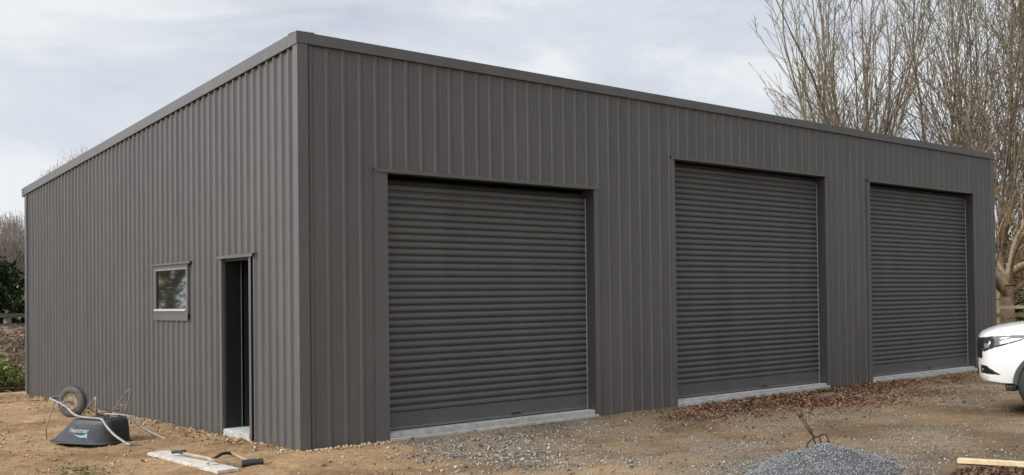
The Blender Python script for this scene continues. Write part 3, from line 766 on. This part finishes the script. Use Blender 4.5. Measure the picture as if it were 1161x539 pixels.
M['lamp'] = mat('lamp_housing', (.035,.04,.048), .15, 0, spec=.9, coat=1)
M['lens'] = mat('lamp_reflector', (.60,.62,.65), .15, .7)
for s in (1, -1):
    hl = wrap_patch('headlight', dens([(22, .78), (40, .81), (52, .87), (72, .96), (90, 1.05), (96, 1.075), (70, 1.075), (45, 1.055), (30, 1.03), (22, 1.01)]), M['lamp'], s, .006)
    wrap_patch('reflector', dens([(40, .87), (48, .88), (49, .95), (41, .95)], 4), M['lens'], s, .012, hl)
    wrap_patch('reflector', dens([(55, .915), (66, .955), (82, 1.02), (84, 1.035), (70, 1.03), (60, 1.0), (56, .96)], 4), M['lens'], s, .011, hl)
    fg = wrap_patch('fog_light', dens([(29, .525), (62, .51), (55, .57), (44, .65), (30, .655)]), M['cblack'], s, .005)
    wrap_patch('lens', dens([(35,.57),(39,.565),(40,.60),(36,.605)], 4), M['lens'], s, .010, fg)
f = MB()
def nosept(y, z, off):
    h_ = bt.ray_cast(Vector((1, y, z)), Vector((-1, 0, 0))); return (h_[0].x+off if h_[0] is not None else -.05, y, z)
def nosepatch(y0_, y1_, z0_, z1_, off, ny_=16, nz_=5, mb=None):
    mb = mb or MB(); g = [[nosept(y0_+(y1_-y0_)*i/ny_, z0_+(z1_-z0_)*j/nz_, off) for i in range(ny_+1)] for j in range(nz_+1)]
    v = [p for r in g for p in r]; mb.add(v, [(j*(ny_+1)+i, j*(ny_+1)+i+1, (j+1)*(ny_+1)+i+1, (j+1)*(ny_+1)+i) for j in range(nz_) for i in range(ny_)]); return mb
gl = nosepatch(-.66, .66, .74, 1.02, .010).build('grille', M['cblack'], car, smooth=True)
for z in (.80, .86, .92, .975): nosepatch(-.46, .46, z-.006, z+.006, .02, nz_=1).build('grille_bar', M['chrome'] if z > .95 else M['lamp'], gl)
nosepatch(-.13, .13, .80, .97, .026, 6, 3).build('badge', M['chrome'], gl)
nosepatch(-.45, .45, .50, .60, .008).build('lower_intake', M['cblack'], car, smooth=True)
nosepatch(-.26, .26, .62, .72, .02, 8, 2).build('number_plate', mat('plate', (.75,.75,.72), .5), car)
# bonnet panel line and bulge
for s in (1, -1):
    f = MB(); pts = []
    for x in (-.16,-.3,-.5,-.8,-1.1,-1.4):
        y = s*(.80 if x < -.3 else .74); h_ = bt.ray_cast(Vector((x, y, 2)), Vector((0,0,-1))); pts.append((x, y, (h_[0].z if h_[0] else 1.15)+.001))
    f.sweep(pts, .004, 6)
    f.build('bonnet_gap', M['cblack'], body)
f = MB(); f.box(-.5,-.36,-.86,.86,.30,.38); f.build('undertray', M['cblack'], car, bevel=.02)
f = MB(); f.box(-4.9,-1.4,-.55,.55,.28,.40); f.build('chassis', M['cblack'], car)
# cabin
cabp = [(-1.25,1.18),(-1.95,1.66),(-2.2,1.735),(-2.9,1.755),(-3.25,1.72),(-3.42,1.6),(-3.50,1.18)]
def cabring(y, inset): return [(x+(0 if i not in (1,2) else 0), y*(1 if z < 1.3 else (.86 if z < 1.7 else .78)), z) for i, (x, z) in enumerate(cabp)]
f = MB(); f.loft([cabring(-.90, 0), cabring(-.45, 0), cabring(0, 0), cabring(.45, 0), cabring(.90, 0)]); cab = f.build('cabin', M['paint'], car, bevel=.03)
def side_glass(pts, s, name='side_window'):
    f = MB(); v = []
    for x, z in pts:
        t = (z-1.18)/(1.66-1.18); y = .905-(.905-.786)*max(0, min(1, t))
        v.append((x, s*(y+.006), z))
    f.add(v, [tuple(range(len(v)))]); return f.build(name, M['cglass'], cab)
for s in (1, -1):
    side_glass([(-1.50,1.25),(-2.0,1.60),(-2.35,1.66),(-2.42,1.25)], s); side_glass([(-2.50,1.25),(-2.45,1.66),(-3.15,1.66),(-3.32,1.25)], s)
f = MB(); f.add([(-1.33,-.74,1.245),(-1.33,.74,1.245),(-1.90,.66,1.635),(-1.90,-.66,1.635)], [(0,1,2,3)]); ws = f.build('windscreen', M['cglass'], cab)
ws.data.transform(Matrix.Translation((.022, 0, .02)))
f = MB(); f.box(-5.15,-3.6,-.78,.78,1.19,1.26); f.build('tray_cover', M['cblack'], car, bevel=.02)
for s in (1, -1):
    f = MB(); f.obox((-1.62, s*1.03, 1.30), (.045,0,0), (0,.10,0), (0,0,.075)); f.sweep([(-1.62, s*.88, 1.24), (-1.62, s*.98, 1.26)], .025, 8); f.build('mirror', M['paint'], car, bevel=.03)
    for dx in (-2.38, -3.30):
        f = MB(); f.box(dx-.10, dx+.08, s*.928-.012, s*.928+.012, 1.02, 1.045); f.build('door_handle', M['chrome'], car, bevel=.006)
    for dx in (-1.45, -2.45, -3.42):
        f = MB(); f.box(dx-.003, dx+.003, s*.92-.006, s*.92+.007, .55, 1.15); f.build('door_gap', M['cblack'], body)
    f = MB(); f.box(-5.2,-5.0, s*.90-.05, s*.90+.02, .85, 1.1); f.build('tail_light', mat('red_lens', (.4,.02,.02), .2), car, bevel=.01)
# wheels
def carwheel(wx, s):
    f = MB(); prof = [(.235,.11),(.30,.125),(.355,.115),(.378,.085),(.382,0),(.378,-.085),(.355,-.115),(.30,-.125),(.235,-.11)]
    yc = s*.80; rg = [[(wx+r*math.cos(2*PI*k/40), yc+y, WR+r*math.sin(2*PI*k/40)) for r, y in prof] for k in range(40)]
    f.loft(rg+[rg[0]], False, False, closed=False); w_ = f.build('wheel', M['rubber'], car, smooth=True, auto=50)
    f = MB(); prof = [(.24,.11),(.232,.118),(.222,.10),(.218,-.05),(.08,-.05),(.07,.05)]
    rg = [[(wx+r*math.cos(2*PI*k/40), yc+s*y, WR+r*math.sin(2*PI*k/40)) for r, y in prof] for k in range(40)]
    f.loft(rg+[rg[0]], False, False, closed=False)
    for k in range(6):
        a_ = 2*PI*k/6; d = Vector((math.cos(a_), 0, math.sin(a_))); e = Vector((-math.sin(a_), 0, math.cos(a_)))
        f.obox(Vector((wx, yc+s*.075, WR))+d*.14, d*.09, e*.028, Vector((0,.012,0)))
    f.sweep([(wx, yc+s*.05, WR), (wx, yc+s*.095, WR)], .055, 16)
    f.build('rim', mat('alloy', (.45,.45,.46), .3, .8), w_, smooth=True, auto=35)
for wx in WX:
    for s in (1, -1): carwheel(wx, s)

# ------------------------------------------------------------------ trees
def tubes(segs, ns=4):
    """segs: (n,8) p0 p1 r0 r1 -> prisms"""
    A = np.array(segs); p0, p1, r0, r1 = A[:, :3], A[:, 3:6], A[:, 6], A[:, 7]
    d = p1-p0; d /= np.linalg.norm(d, axis=1)[:, None]+1e-9
    ref = np.where(np.abs(d[:, 2:3]) < .9, np.array([[0, 0, 1.]]), np.array([[1., 0, 0]]))
    u = np.cross(d, ref); u /= np.linalg.norm(u, axis=1)[:, None]; v = np.cross(d, u)
    V = []
    for P, R in ((p0, r0), (p1, r1)):
        for k in range(ns):
            a = 2*PI*k/ns; V.append(P+(u*math.cos(a)+v*math.sin(a))*R[:, None])
    V = np.stack(V, 1).reshape(-1, 3); n = len(A)
    F = np.array([(k, (k+1) % ns, ns+(k+1) % ns, ns+k) for k in range(ns)])
    F = (F[None]+2*ns*np.arange(n)[:, None, None]).reshape(-1, 4); return V, F
def grow(rng, p, d, L, r, lvl, out, cfg, maxl):
    """one wavy branch with side shoots"""
    nseg = max(3, int(L/cfg['seg'])); step = L/nseg; p = np.array(p, float); d = np.array(d, float); d /= np.linalg.norm(d)
    for i in range(nseg):
        t = i/nseg
        d = d + rng.normal(0, cfg['wob'], 3) + np.array([0, 0, cfg['up'][min(lvl, len(cfg['up'])-1)]]); d /= np.linalg.norm(d)
        q = p+d*step; ra = max(r*(1-t*.85), cfg['rmin']); rb = max(r*(1-(t+1/nseg)*.85), cfg['rmin']*.8)
        out[min(lvl, 2)].append((*p, *q, ra, rb))
        if lvl < maxl and t > cfg['bare'][lvl]:
            nb = rng.poisson(cfg['den'][lvl]*step)
            for _ in range(nb):
                a = rng.normal(cfg['ang'], .17); ph = rng.random()*2*PI
                ref = np.array([0, 0, 1.]) if abs(d[2]) < .95 else np.array([1., 0, 0]); u = np.cross(d, ref); u /= np.linalg.norm(u); v = np.cross(d, u)
                nd = d*math.cos(a)+(u*math.cos(ph)+v*math.sin(ph))*math.sin(a)
                nl = L*cfg['len'][lvl]*(1-t*.6)*rng.uniform(.6, 1.15)
                if nl > .12: grow(rng, p+(q-p)*rng.random(), nd, nl, max(ra*.5, cfg['rmin']), lvl+1, out, cfg, maxl)
        p = q
def bare_tree(name, loc, seed, trunk_h, trunk_r, stems, spread, height, cfg, label, barkm, twigm, group=None, lean=0):
    rng = np.random.default_rng(seed); t = empty(name, loc, 0, label=label, cat='tree', group=group)
    out = [[], [], []]; p = np.zeros(3); p[2] = -.15; d = np.array([0, 0, 1.]); tr = []
    n = 8
    for i in range(n):
        q = p+np.array([rng.normal(0, .02*trunk_h/3)+lean*trunk_h/n, rng.normal(0, .02*trunk_h/3), (trunk_h+.15)/n]); ra = trunk_r*(1.35-.5*min(1, i/2)) if i < 2 else trunk_r*(1-.25*i/n); rb = trunk_r*(1-.25*(i+1)/n) if i >= 1 else trunk_r*1.1
        tr.append((*p, *q, ra, rb)); p = q
    for k in range(stems):
        a = 2*PI*(k+rng.random()*.7)/stems; sp = spread*rng.uniform(.25, 1)
        z0 = rng.uniform(.72, 1)*trunk_h; pp = np.array([p[0]*z0/trunk_h, p[1], z0])
        dd = np.array([math.cos(a)*math.sin(sp), math.sin(a)*math.sin(sp), math.cos(sp)])
        grow(rng, pp, dd, (height-trunk_h)*rng.uniform(.75, 1.05)*math.cos(sp*.5), trunk_r*rng.uniform(.17, .34)*cfg.get('thick', 1), 0, out, cfg, cfg['maxl'])
    V, F = tubes(tr, 10); fast_mesh('trunk', V, F, barkm, t, True)
    V, F = tubes(out[0], 5); nb_ = len(V)
    V2, F2 = tubes(out[1]+out[2], 3); limbs = fast_mesh('limbs', V, F, barkm, t, True)
    fast_mesh('crown', V2, F2, twigm, t)
    return t
M['bark'] = mat('bark', (.20, .16, .12), .9, 0, .35, 6, .5, 20)
M['twig'] = mat('twigs_brown', (.225, .18, .12), .85, 0, .4, 1.5)
M['twigg'] = mat('twigs_golden', (.30, .215, .105), .85, 0, .45, 1.2, col2=(.17, .12, .07))
M['twigp'] = mat('twigs_pinkgrey', (.36, .30, .275), .85, 0, .3, 1.2)
pop = dict(seg=.5, wob=.06, up=[.055, .05, .04, .02], rmin=.0085, bare=[.04, .08, .10, 1], den=[2.5, 2.6, 2.0], ang=.50, len=[.36, .42, .45], maxl=3)
GT = 'bare trees behind the shed'
bare_tree('bare_tree', (22.3, 9.0, 0), 3, 3.6, .26, 19, .56, 15, pop, 'leafless tree fanning up behind the shed roof, left of the others', M['bark'], M['twig'], GT)
bare_tree('bare_tree', (25.6, 7.2, 0), 11, 3.2, .20, 9, .42, 14.5, pop, 'slim leafless tree between the fanning tree and the densest tree', M['bark'], M['twig'], GT)
bare_tree('bare_tree', (25.0, 5.3, 0), 5, 3.0, .30, 16, .58, 17.5, dict(pop, den=[2.2, 2.2, 1.8], thick=.55), 'tall dense leafless tree rising over the right end of the roof', M['bark'], M['twig'], GT)
bare_tree('bare_tree', (28.5, 4.3, 0), 8, 3.0, .30, 13, .5, 18, dict(pop, den=[2.5, 2.5, 2.0], thick=.7), 'golden brown leafless tree farthest right along the picture edge', M['bark'], M['twigg'], GT)
gn = dict(seg=.35, wob=.12, up=[.01, .03, .03, .02], rmin=.008, bare=[.12, .1, .1, 1], den=[4.2, 4.4, 3.0], ang=.75, len=[.45, .5, .5], maxl=3, thick=1.5)
bare_tree('gnarled_tree', (19.45, 1.95, 0), 21, 2.1, .22, 9, 1.15, 6.6, gn, 'gnarled low branching tree standing just past the right end of the shed', mat('pale_bark', (.24,.17,.105), .9, 0, .35, 8, .6, 18), M['twigg'])
tops = dict(pop, den=[1.6, 1.5, 1.0], rmin=.009)
fin = dict(pop, seg=.35, den=[4.5, 4.5, 3.0], len=[.4,.45,.5], ang=.6, rmin=.011, thick=.6, up=[.02, .03, .02, .01])
def twiggy(name, loc, rad3, n, zc, m, label, cat, seed, group=None, r=.010, L=(.25, .7)):
    rng = np.random.default_rng(seed); t = empty(name, loc, 0, label=label, cat=cat, group=group)
    u = rng.normal(size=(n, 3)); u /= np.linalg.norm(u, axis=1)[:, None]
    lob = 1+.55*fbm(u[:, 0]*2.3+seed*3, u[:, 1]*2.3+u[:, 2]*2.9+seed, 3)
    P = u*((rng.random(n)**.4)*lob)[:, None]*np.array(rad3)[None]; P[:, 2] += zc; P = P[P[:, 2] > .1]; k = len(P)
    d = P-np.array([0, 0, zc*.35]); d /= np.linalg.norm(d, axis=1)[:, None]; d = d+rng.normal(0, .38, (k, 3))+np.array([0, 0, .3]); d /= np.linalg.norm(d, axis=1)[:, None]
    ln = rng.uniform(*L, k)[:, None]; rr = rng.uniform(.5, 1, (k, 1))*r
    V, F = tubes(np.concatenate([P, P+d*ln, rr, rr*.5], 1), 3); fast_mesh('crown', V, F, m, t)
    sg = [(0,0,-.1, .02,.0,zc*.45, .17,.13)]
    for a in range(14):
        an = rng.random()*2*PI; sp = rng.uniform(.2, 1); e = np.array([math.cos(an)*rad3[0]*.75*sp, math.sin(an)*rad3[1]*.75*sp, zc+rad3[2]*rng.uniform(0, .7)])
        m_ = np.array([e[0]*.35, e[1]*.35, zc*.75]); sg += [(.02,0,zc*.42, *m_, .07,.045), (*m_, *e, .045,.014)]
    V, F = tubes(sg, 6); fast_mesh('trunk', V, F, M['bark'], t, True); return t
twiggy('bare_tree', (5.95, 42, 0), (1.55, 1.5, 1.55), 5200, 3.75, M['twigp'], 'rounded greyish pink leafless tree just left of the shed', 'tree', 41, r=.012)
twiggy('bare_tree', (6.15, 34.8, 0), (.75, .75, 1.3), 1100, 5.7, M['twigp'], 'lower pale twiggy treetop showing over the low end of the roof', 'tree', 31, 'treetops over the roof', r=.009, L=(.2, .5))
twiggy('bare_tree', (7.0, 34.0, 0), (1.15, 1.1, 1.7), 2000, 5.9, M['twigp'], 'higher pale twiggy treetop poking over the sloping roof edge', 'tree', 35, 'treetops over the roof', r=.009, L=(.2, .6))
twiggy('bare_shrub', (26.3, 3.2, 0), (2.6, 2.2, 2.3), 9000, 3.2, M['twigg'], 'tall golden brown thicket of bare stems behind the gnarled tree', 'shrub', 43, r=.010)
bare_tree('bare_tree', (-9.5, 33, 0), 51, 2.5, .25, 12, .8, 11, dict(pop, rmin=.02), 'leafless tree out beyond the left edge mirrored in the window', M['bark'], M['twig'])

def leafy(name, loc, rad3, n, size, m, label, cat, zc, seed=1, group=None, trunk=None, lump=.35, kind=None, parts=True):
    rng = np.random.default_rng(seed)
    u = rng.normal(size=(n, 3)); u /= np.linalg.norm(u, axis=1)[:, None]
    lob = 1+lump*fbm(u[:, 0]*2.3+seed*3, u[:, 1]*2.3+u[:, 2]*2.9+seed, 3)*1.6
    r = rng.random(n)**.33; r = np.where(rng.random(n) < .55, .8+.25*rng.random(n), r)
    P = u*(r*lob)[:, None]*np.array(rad3)[None]; P[:, 2] += zc; P = P[P[:, 2] > .03]
    V, F, R = leaves(P, size*(.5+rng.random(len(P))), rng, 1.4)
    if parts:
        t = empty(name, loc, 0, label=label, cat=cat, group=group)
        o = fast_mesh('crown', V, F, m, t, cols={'rnd': R})
        th = trunk or zc
        Vt, Ft = tubes([(0,0,-.1,.03,0,th*.5,.16,.12), (.03,0,th*.5,0,.05,th,.12,.06)], 8); fast_mesh('trunk', Vt, Ft, M['bark'], t, True)
    else:
        t = fast_mesh(name, V, F, m, cols={'rnd': R}); t.location = loc; tag(t, label, cat, group, kind)
    return t
M['ever'] = attr_mat('evergreen', 'rnd', [(.012,.022,.012), (.03,.05,.022), (.05,.075,.03), (.02,.035,.018)], .8)
M['green'] = attr_mat('hedge_green', 'rnd', [(.03,.05,.018), (.07,.10,.03), (.12,.14,.05), (.06,.075,.03)], .8)
M['olive'] = attr_mat('olive_scrub', 'rnd', [(.06,.05,.03), (.13,.11,.055), (.20,.16,.09), (.09,.07,.045)], .85)
leafy('evergreen_tree', (3.05, 37, 0), (2.05, 1.9, 1.65), 9000, .11, M['ever'], 'dark rounded evergreen tree at the left picture edge', 'tree', 2.3, 2)
xs_ = [(-6, 47, 2.4), (-1.5, 52, 2.6), (4.0, 50, 2.0), (8.5, 53, 2.3), (13, 50, 2.5), (18, 54, 3)]
for i, (x, y, h) in enumerate(xs_):
    leafy('shrub', (x, y, 0), (3.4, 2.5, h*.62), 8000, .17, (M['green'], M['olive'], M['green'])[i % 3],
          ['dark green shrub far left in the hedgerow', 'olive brown shrub in the hedgerow behind the evergreen', 'green shrub in the hedgerow under the pinkish bare tree', 'olive shrub in the hedgerow hidden behind the shed corner', 'green shrub of the hedgerow behind the shed', 'tall shrub of the hedgerow farthest behind the shed'][i],
          'shrub', h*.5, 60+i, 'hedgerow shrubs far behind the shed')
# dark hedge through the trees on the right
for i, (x, y, h, r) in enumerate(((27, 2.0, 2.5, 2.6), (31, 4.8, 3.2, 3.0), (36, 0.5, 4.2, 3.6), (31, -3, 3.4, 3.2), (33, 10, 3.4, 3.2))):
    leafy('evergreen_shrub', (x, y, 0), (r, r, h*.62), 5200, .13, (M['ever'], M['olive'])[i % 2],
          ['dark low shrub directly behind the gnarled tree', 'olive brown shrub beneath the tall dense bare tree', 'tall dark shrub behind the gnarled tree and the truck', 'brown olive shrub at the right edge above the truck bonnet', 'dark shrub hidden behind the right end of the shed'][i],
          'shrub', h*.5, 80+i, 'shrubs beyond the right end of the shed')
# window reflection: hedge and a golden willow like shrub off to the left
M['golden'] = attr_mat('golden_scrub', 'rnd', [(.16,.13,.05), (.34,.28,.12), (.46,.38,.18), (.24,.19,.08)], .85)
for i, (x, y, h, r) in enumerate(((-5.2, 27, 3.0, 1.9), (-14, 30, 4.5, 3.5), (-9, 42, 5, 4))):
    leafy('shrub', (x, y, 0), (r, r, h*.62), 4500, .12, (M['golden'], M['green'], M['green'])[i],
          ['golden olive shrub out left mirrored in the window', 'dark shrub out left behind the mirrored tree', 'big green shrub far out to the left'][i], 'shrub', h*.5, 90+i)

# brush bank behind the far corner
rng = np.random.default_rng(77); n = 15000
bx = rng.uniform(-5.5, 6.5, n); by = rng.uniform(13.4, 18.5, n); hh = np.clip((by-13.3)/1.6, .12, 1)*(.62+.16*fbm(bx*.9, by*.9, 3)); bz = soil_h(bx, by)+hh*rng.random(n)**.6
ang_ = rng.random(n)*2*PI; el = rng.normal(.25, .5, n); Ls = rng.uniform(.15, .6, n)
d = np.stack([np.cos(ang_)*np.cos(el), np.sin(ang_)*np.cos(el), np.sin(el)], 1); P0 = np.stack([bx, by, bz], 1); P1 = P0+d*Ls[:, None]
P1[:, 2] = np.minimum(P1[:, 2], soil_h(bx, by)+hh*1.12)
V1, F1 = tubes(np.concatenate([P0, P1, rng.uniform(.004, .011, (n, 1)), rng.uniform(.002, .006, (n, 1))], 1), 3)
R1 = np.repeat(rng.random(n), 6)
n2 = 26000; bx = rng.uniform(-5.5, 6.5, n2); by = rng.uniform(13.35, 18.5, n2); hh = np.clip((by-13.3)/1.6, .1, 1)*(.60+.16*fbm(bx*.9, by*.9, 3))
V2, F2, R2 = leaves(np.stack([bx, by, soil_h(bx, by)+hh*rng.random(n2)**.5], 1), rng.uniform(.015, .05, n2), rng)
F1 = np.concatenate([F1[:, [0,1,2]], F1[:, [0,2,3]]]); V = np.concatenate([V1, V2]); F = np.concatenate([F1, F2+len(V1)]); R = np.concatenate([R1, R2])
M['brush'] = attr_mat('dry_brush', 'rnd', [(.10,.065,.05), (.24,.165,.12), (.36,.27,.205), (.46,.38,.29), (.17,.10,.07)], .9)
tag(fast_mesh('brush_bank', V, F, M['brush'], cols={'rnd': R}), 'bank of dry brown brushwood and leaves behind the far left corner of the shed', 'brushwood', kind='stuff')
leafy('green_plant', (-.15, 13.55, 0), (.42, .35, .36), 1700, .035, attr_mat('weed_green', 'rnd', [(.06,.10,.02), (.14,.20,.04), (.22,.26,.07), (.30,.30,.10)], .7), 'low yellow green weed in front of the brush at the left edge', 'plant', .22, 5)
# low weeds in the foreground left
rng = np.random.default_rng(4); n = 330; wx = rng.normal(-1.98, .16, n); wy = rng.normal(.75, .28, n)
V, F, R = leaves(np.stack([wx, wy, soil_h(wx, wy)+.012], 1), rng.uniform(.01, .022, n), rng)
tag(fast_mesh('ground_weeds', V, F, attr_mat('small_weeds', 'rnd', [(.07,.09,.03), (.14,.15,.05), (.18,.13,.08)], .8), cols={'rnd': R}), 'thin patch of small weeds on the sand in front of the wheelbarrow', 'weeds', kind='stuff')

# fences
def rail_fence(name, p0, p1, n, rails, label, m, ph=1.5, pw=.06, rw=.06):
    t = empty(name, p0, 0, label=label, cat='fence'); p0 = Vector(p0); p1 = Vector(p1); d = (p1-p0)/(n-1); dn = d.normalized(); pn = Vector((-dn.y, dn.x, 0))
    for i in range(n):
        f = MB(); c_ = d*i; f.obox(c_+Vector((0,0,ph/2-.1)), dn*pw, pn*pw, (0,0,ph/2)); f.build('post', m, t, bevel=.006)
    for z, w in rails:
        f = MB(); f.obox((p1-p0)/2+Vector((0,0,z))-pn*(pw+.022), dn*((p1-p0).length/2+.1), pn*.02, (0,0,w)); f.build('rail', m, t)
rail_fence('rail_fence', (-7, 24.0, 0), (7, 19.3, 0), 6, ((1.42, .055), (1.17, .045)), 'dark timber rail fence above the brush bank at the left', mat('dark_fence', (.045,.045,.04), .8, 0, .3, 10), 1.46)
rail_fence('post_and_rail_fence', (16.30, .86, 0), (17.7, -.75, 0), 2, ((1.30, .035),), 'pale timber post and rail frame behind the truck bonnet', mat('fresh_rail', (.52,.41,.26), .75, 0, .2, 10), 1.30, .035)
rail_fence('rail_fence', (17.5, 6.0, 0), (24.0, -.6, 0), 4, ((1.02, .06), (.55, .05)), 'weathered brown rail fence behind the gnarled tree', mat('brown_rail', (.17,.125,.08), .8, 0, .3, 10), 1.25)

# ------------------------------------------------------------------ sky and sun
SUN_EL, SUN_AZ = rad(38), rad(176)        # azimuth measured from +X, counterclockwise: light comes from the left
sd = Vector((math.cos(SUN_AZ)*math.cos(SUN_EL), math.sin(SUN_AZ)*math.cos(SUN_EL), math.sin(SUN_EL)))
sl = bpy.data.lights.new('sun', 'SUN'); sl.energy = 1.5; sl.angle = rad(20); sl.color = (1, .95, .87)
so_ = bpy.data.objects.new('sun', sl); COL.objects.link(so_); so_.rotation_euler = sd.to_track_quat('Z', 'Y').to_euler()
w = bpy.data.worlds.new('World'); scene.world = w; w.use_nodes = True; nt = w.node_tree; N = nt.nodes; Lk = nt.links
bg = N['Background']; bg.inputs['Strength'].default_value = .1
sky = N.new('ShaderNodeTexSky'); sky.sky_type = 'NISHITA'; sky.sun_disc = False; sky.sun_elevation = SUN_EL; sky.sun_rotation = (PI/2-SUN_AZ) % (2*PI)
sky.air_density = 1.0; sky.dust_density = 1.5
tc = N.new('ShaderNodeTexCoord')
mp = N.new('ShaderNodeMapping'); mp.inputs['Scale'].default_value = (1, 1, 2.6); mp.inputs['Location'].default_value = (.4, .2, 0); Lk.new(tc.outputs['Generated'], mp.inputs['Vector'])
def wnoise(scale, det, rough, dist=0):
    n = N.new('ShaderNodeTexNoise'); n.inputs['Scale'].default_value = scale; n.inputs['Detail'].default_value = det; n.inputs['Roughness'].default_value = rough; n.inputs['Distortion'].default_value = dist
    Lk.new(mp.outputs[0], n.inputs['Vector']); return n.outputs['Fac']
def wramp(fac, stops):
    r = N.new('ShaderNodeValToRGB'); cr = r.color_ramp; cr.interpolation = 'EASE'
    while len(cr.elements) < len(stops): cr.elements.new(.5)
    for e, (p, c) in zip(cr.elements, stops): e.position = p; e.color = (*c, 1)
    Lk.new(fac, r.inputs['Fac']); return r.outputs['Color']
cc = wramp(wnoise(2.6, 7, .55, .4), [(.32, (.62,.675,.75)), (.46, (.74,.79,.865)), (.56, (.90,.93,.965))])
sc_ = N.new('ShaderNodeVectorMath'); sc_.operation = 'SCALE'; sc_.inputs['Scale'].default_value = 9.4; Lk.new(cc, sc_.inputs[0])
cover = wramp(wnoise(1.7, 6, .55, .2), [(.30, (.70,.70,.70)), (.46, (1,1,1))])
mxs = N.new('ShaderNodeMixRGB'); Lk.new(cover, mxs.inputs[0]); Lk.new(sky.outputs[0], mxs.inputs[1]); Lk.new(sc_.outputs[0], mxs.inputs[2])
# brighter towards the veiled sun; unseen sky raised overhead, dimmed yardside for wall contrast
dt = N.new('ShaderNodeVectorMath'); dt.operation = 'DOT_PRODUCT'; dt.inputs[1].default_value = (-.94, -.34, 0); Lk.new(tc.outputs['Generated'], dt.inputs[0])
mr_ = N.new('ShaderNodeMapRange'); mr_.interpolation_type = 'SMOOTHSTEP'; mr_.inputs[1].default_value = -.40; mr_.inputs[2].default_value = .7; mr_.inputs[3].default_value = .68; mr_.inputs[4].default_value = 1.55; Lk.new(dt.outputs['Value'], mr_.inputs[0])
sz_ = N.new('ShaderNodeSeparateXYZ'); Lk.new(tc.outputs['Generated'], sz_.inputs[0])
mz_ = N.new('ShaderNodeMapRange'); mz_.inputs[1].default_value = .42; mz_.inputs[2].default_value = .9; mz_.inputs[3].default_value = 1; mz_.inputs[4].default_value = 1.5; Lk.new(sz_.outputs['Z'], mz_.inputs[0])
dd_ = N.new('ShaderNodeVectorMath'); dd_.operation = 'DOT_PRODUCT'; dd_.inputs[1].default_value = (.35, -.93, 0); Lk.new(tc.outputs['Generated'], dd_.inputs[0])
md_ = N.new('ShaderNodeMapRange'); md_.inputs[1].default_value = .05; md_.inputs[2].default_value = .6; md_.inputs[3].default_value = 1; md_.inputs[4].default_value = .52; Lk.new(dd_.outputs['Value'], md_.inputs[0])
me_ = N.new('ShaderNodeMath'); me_.operation = 'MULTIPLY'; Lk.new(mz_.outputs[0], me_.inputs[0]); Lk.new(md_.outputs[0], me_.inputs[1]); mz_ = me_
mm_ = N.new('ShaderNodeMath'); mm_.operation = 'MULTIPLY'; Lk.new(mr_.outputs[0], mm_.inputs[0]); Lk.new(mz_.outputs[0], mm_.inputs[1])
sc2 = N.new('ShaderNodeVectorMath'); sc2.operation = 'SCALE'; Lk.new(mxs.outputs[0], sc2.inputs[0]); Lk.new(mm_.outputs[0], sc2.inputs['Scale'])
Lk.new(sc2.outputs[0], bg.inputs['Color'])

# ------------------------------------------------------------------ camera
cam = bpy.data.cameras.new('camera'); co = bpy.data.objects.new('camera', cam); COL.objects.link(co)
Rv = Vector((.68872041, -.72487836, -.01468211)); Uv = Vector((-.00106515, -.02126202, .99977337)); Fv = Vector((.72502625, .68854869, .01541569))
Uv = Rv.cross(Fv).normalized(); Rv = Fv.cross(Uv).normalized()
mw = Matrix(((Rv.x, Uv.x, -Fv.x, -5.0892), (Rv.y, Uv.y, -Fv.y, -11.4084), (Rv.z, Uv.z, -Fv.z, 1.65), (0,0,0,1)))
co.matrix_world = mw
cam.sensor_fit = 'HORIZONTAL'; cam.sensor_width = 36; cam.lens = 1179.92/1161*36
cam.shift_x = -(828.01-580.5)/1161; cam.shift_y = (317.75-269.5)/1161
cam.clip_end = 2000; cam.clip_start = .05
scene.camera = co
vs = scene.view_settings; vs.view_transform = 'Standard'; vs.look = 'None'; vs.gamma = 1; vs.exposure = .55; vs.use_curve_mapping = False
scene.render.resolution_x = 1024; scene.render.resolution_y = 475
scene.cycles.max_bounces = 8
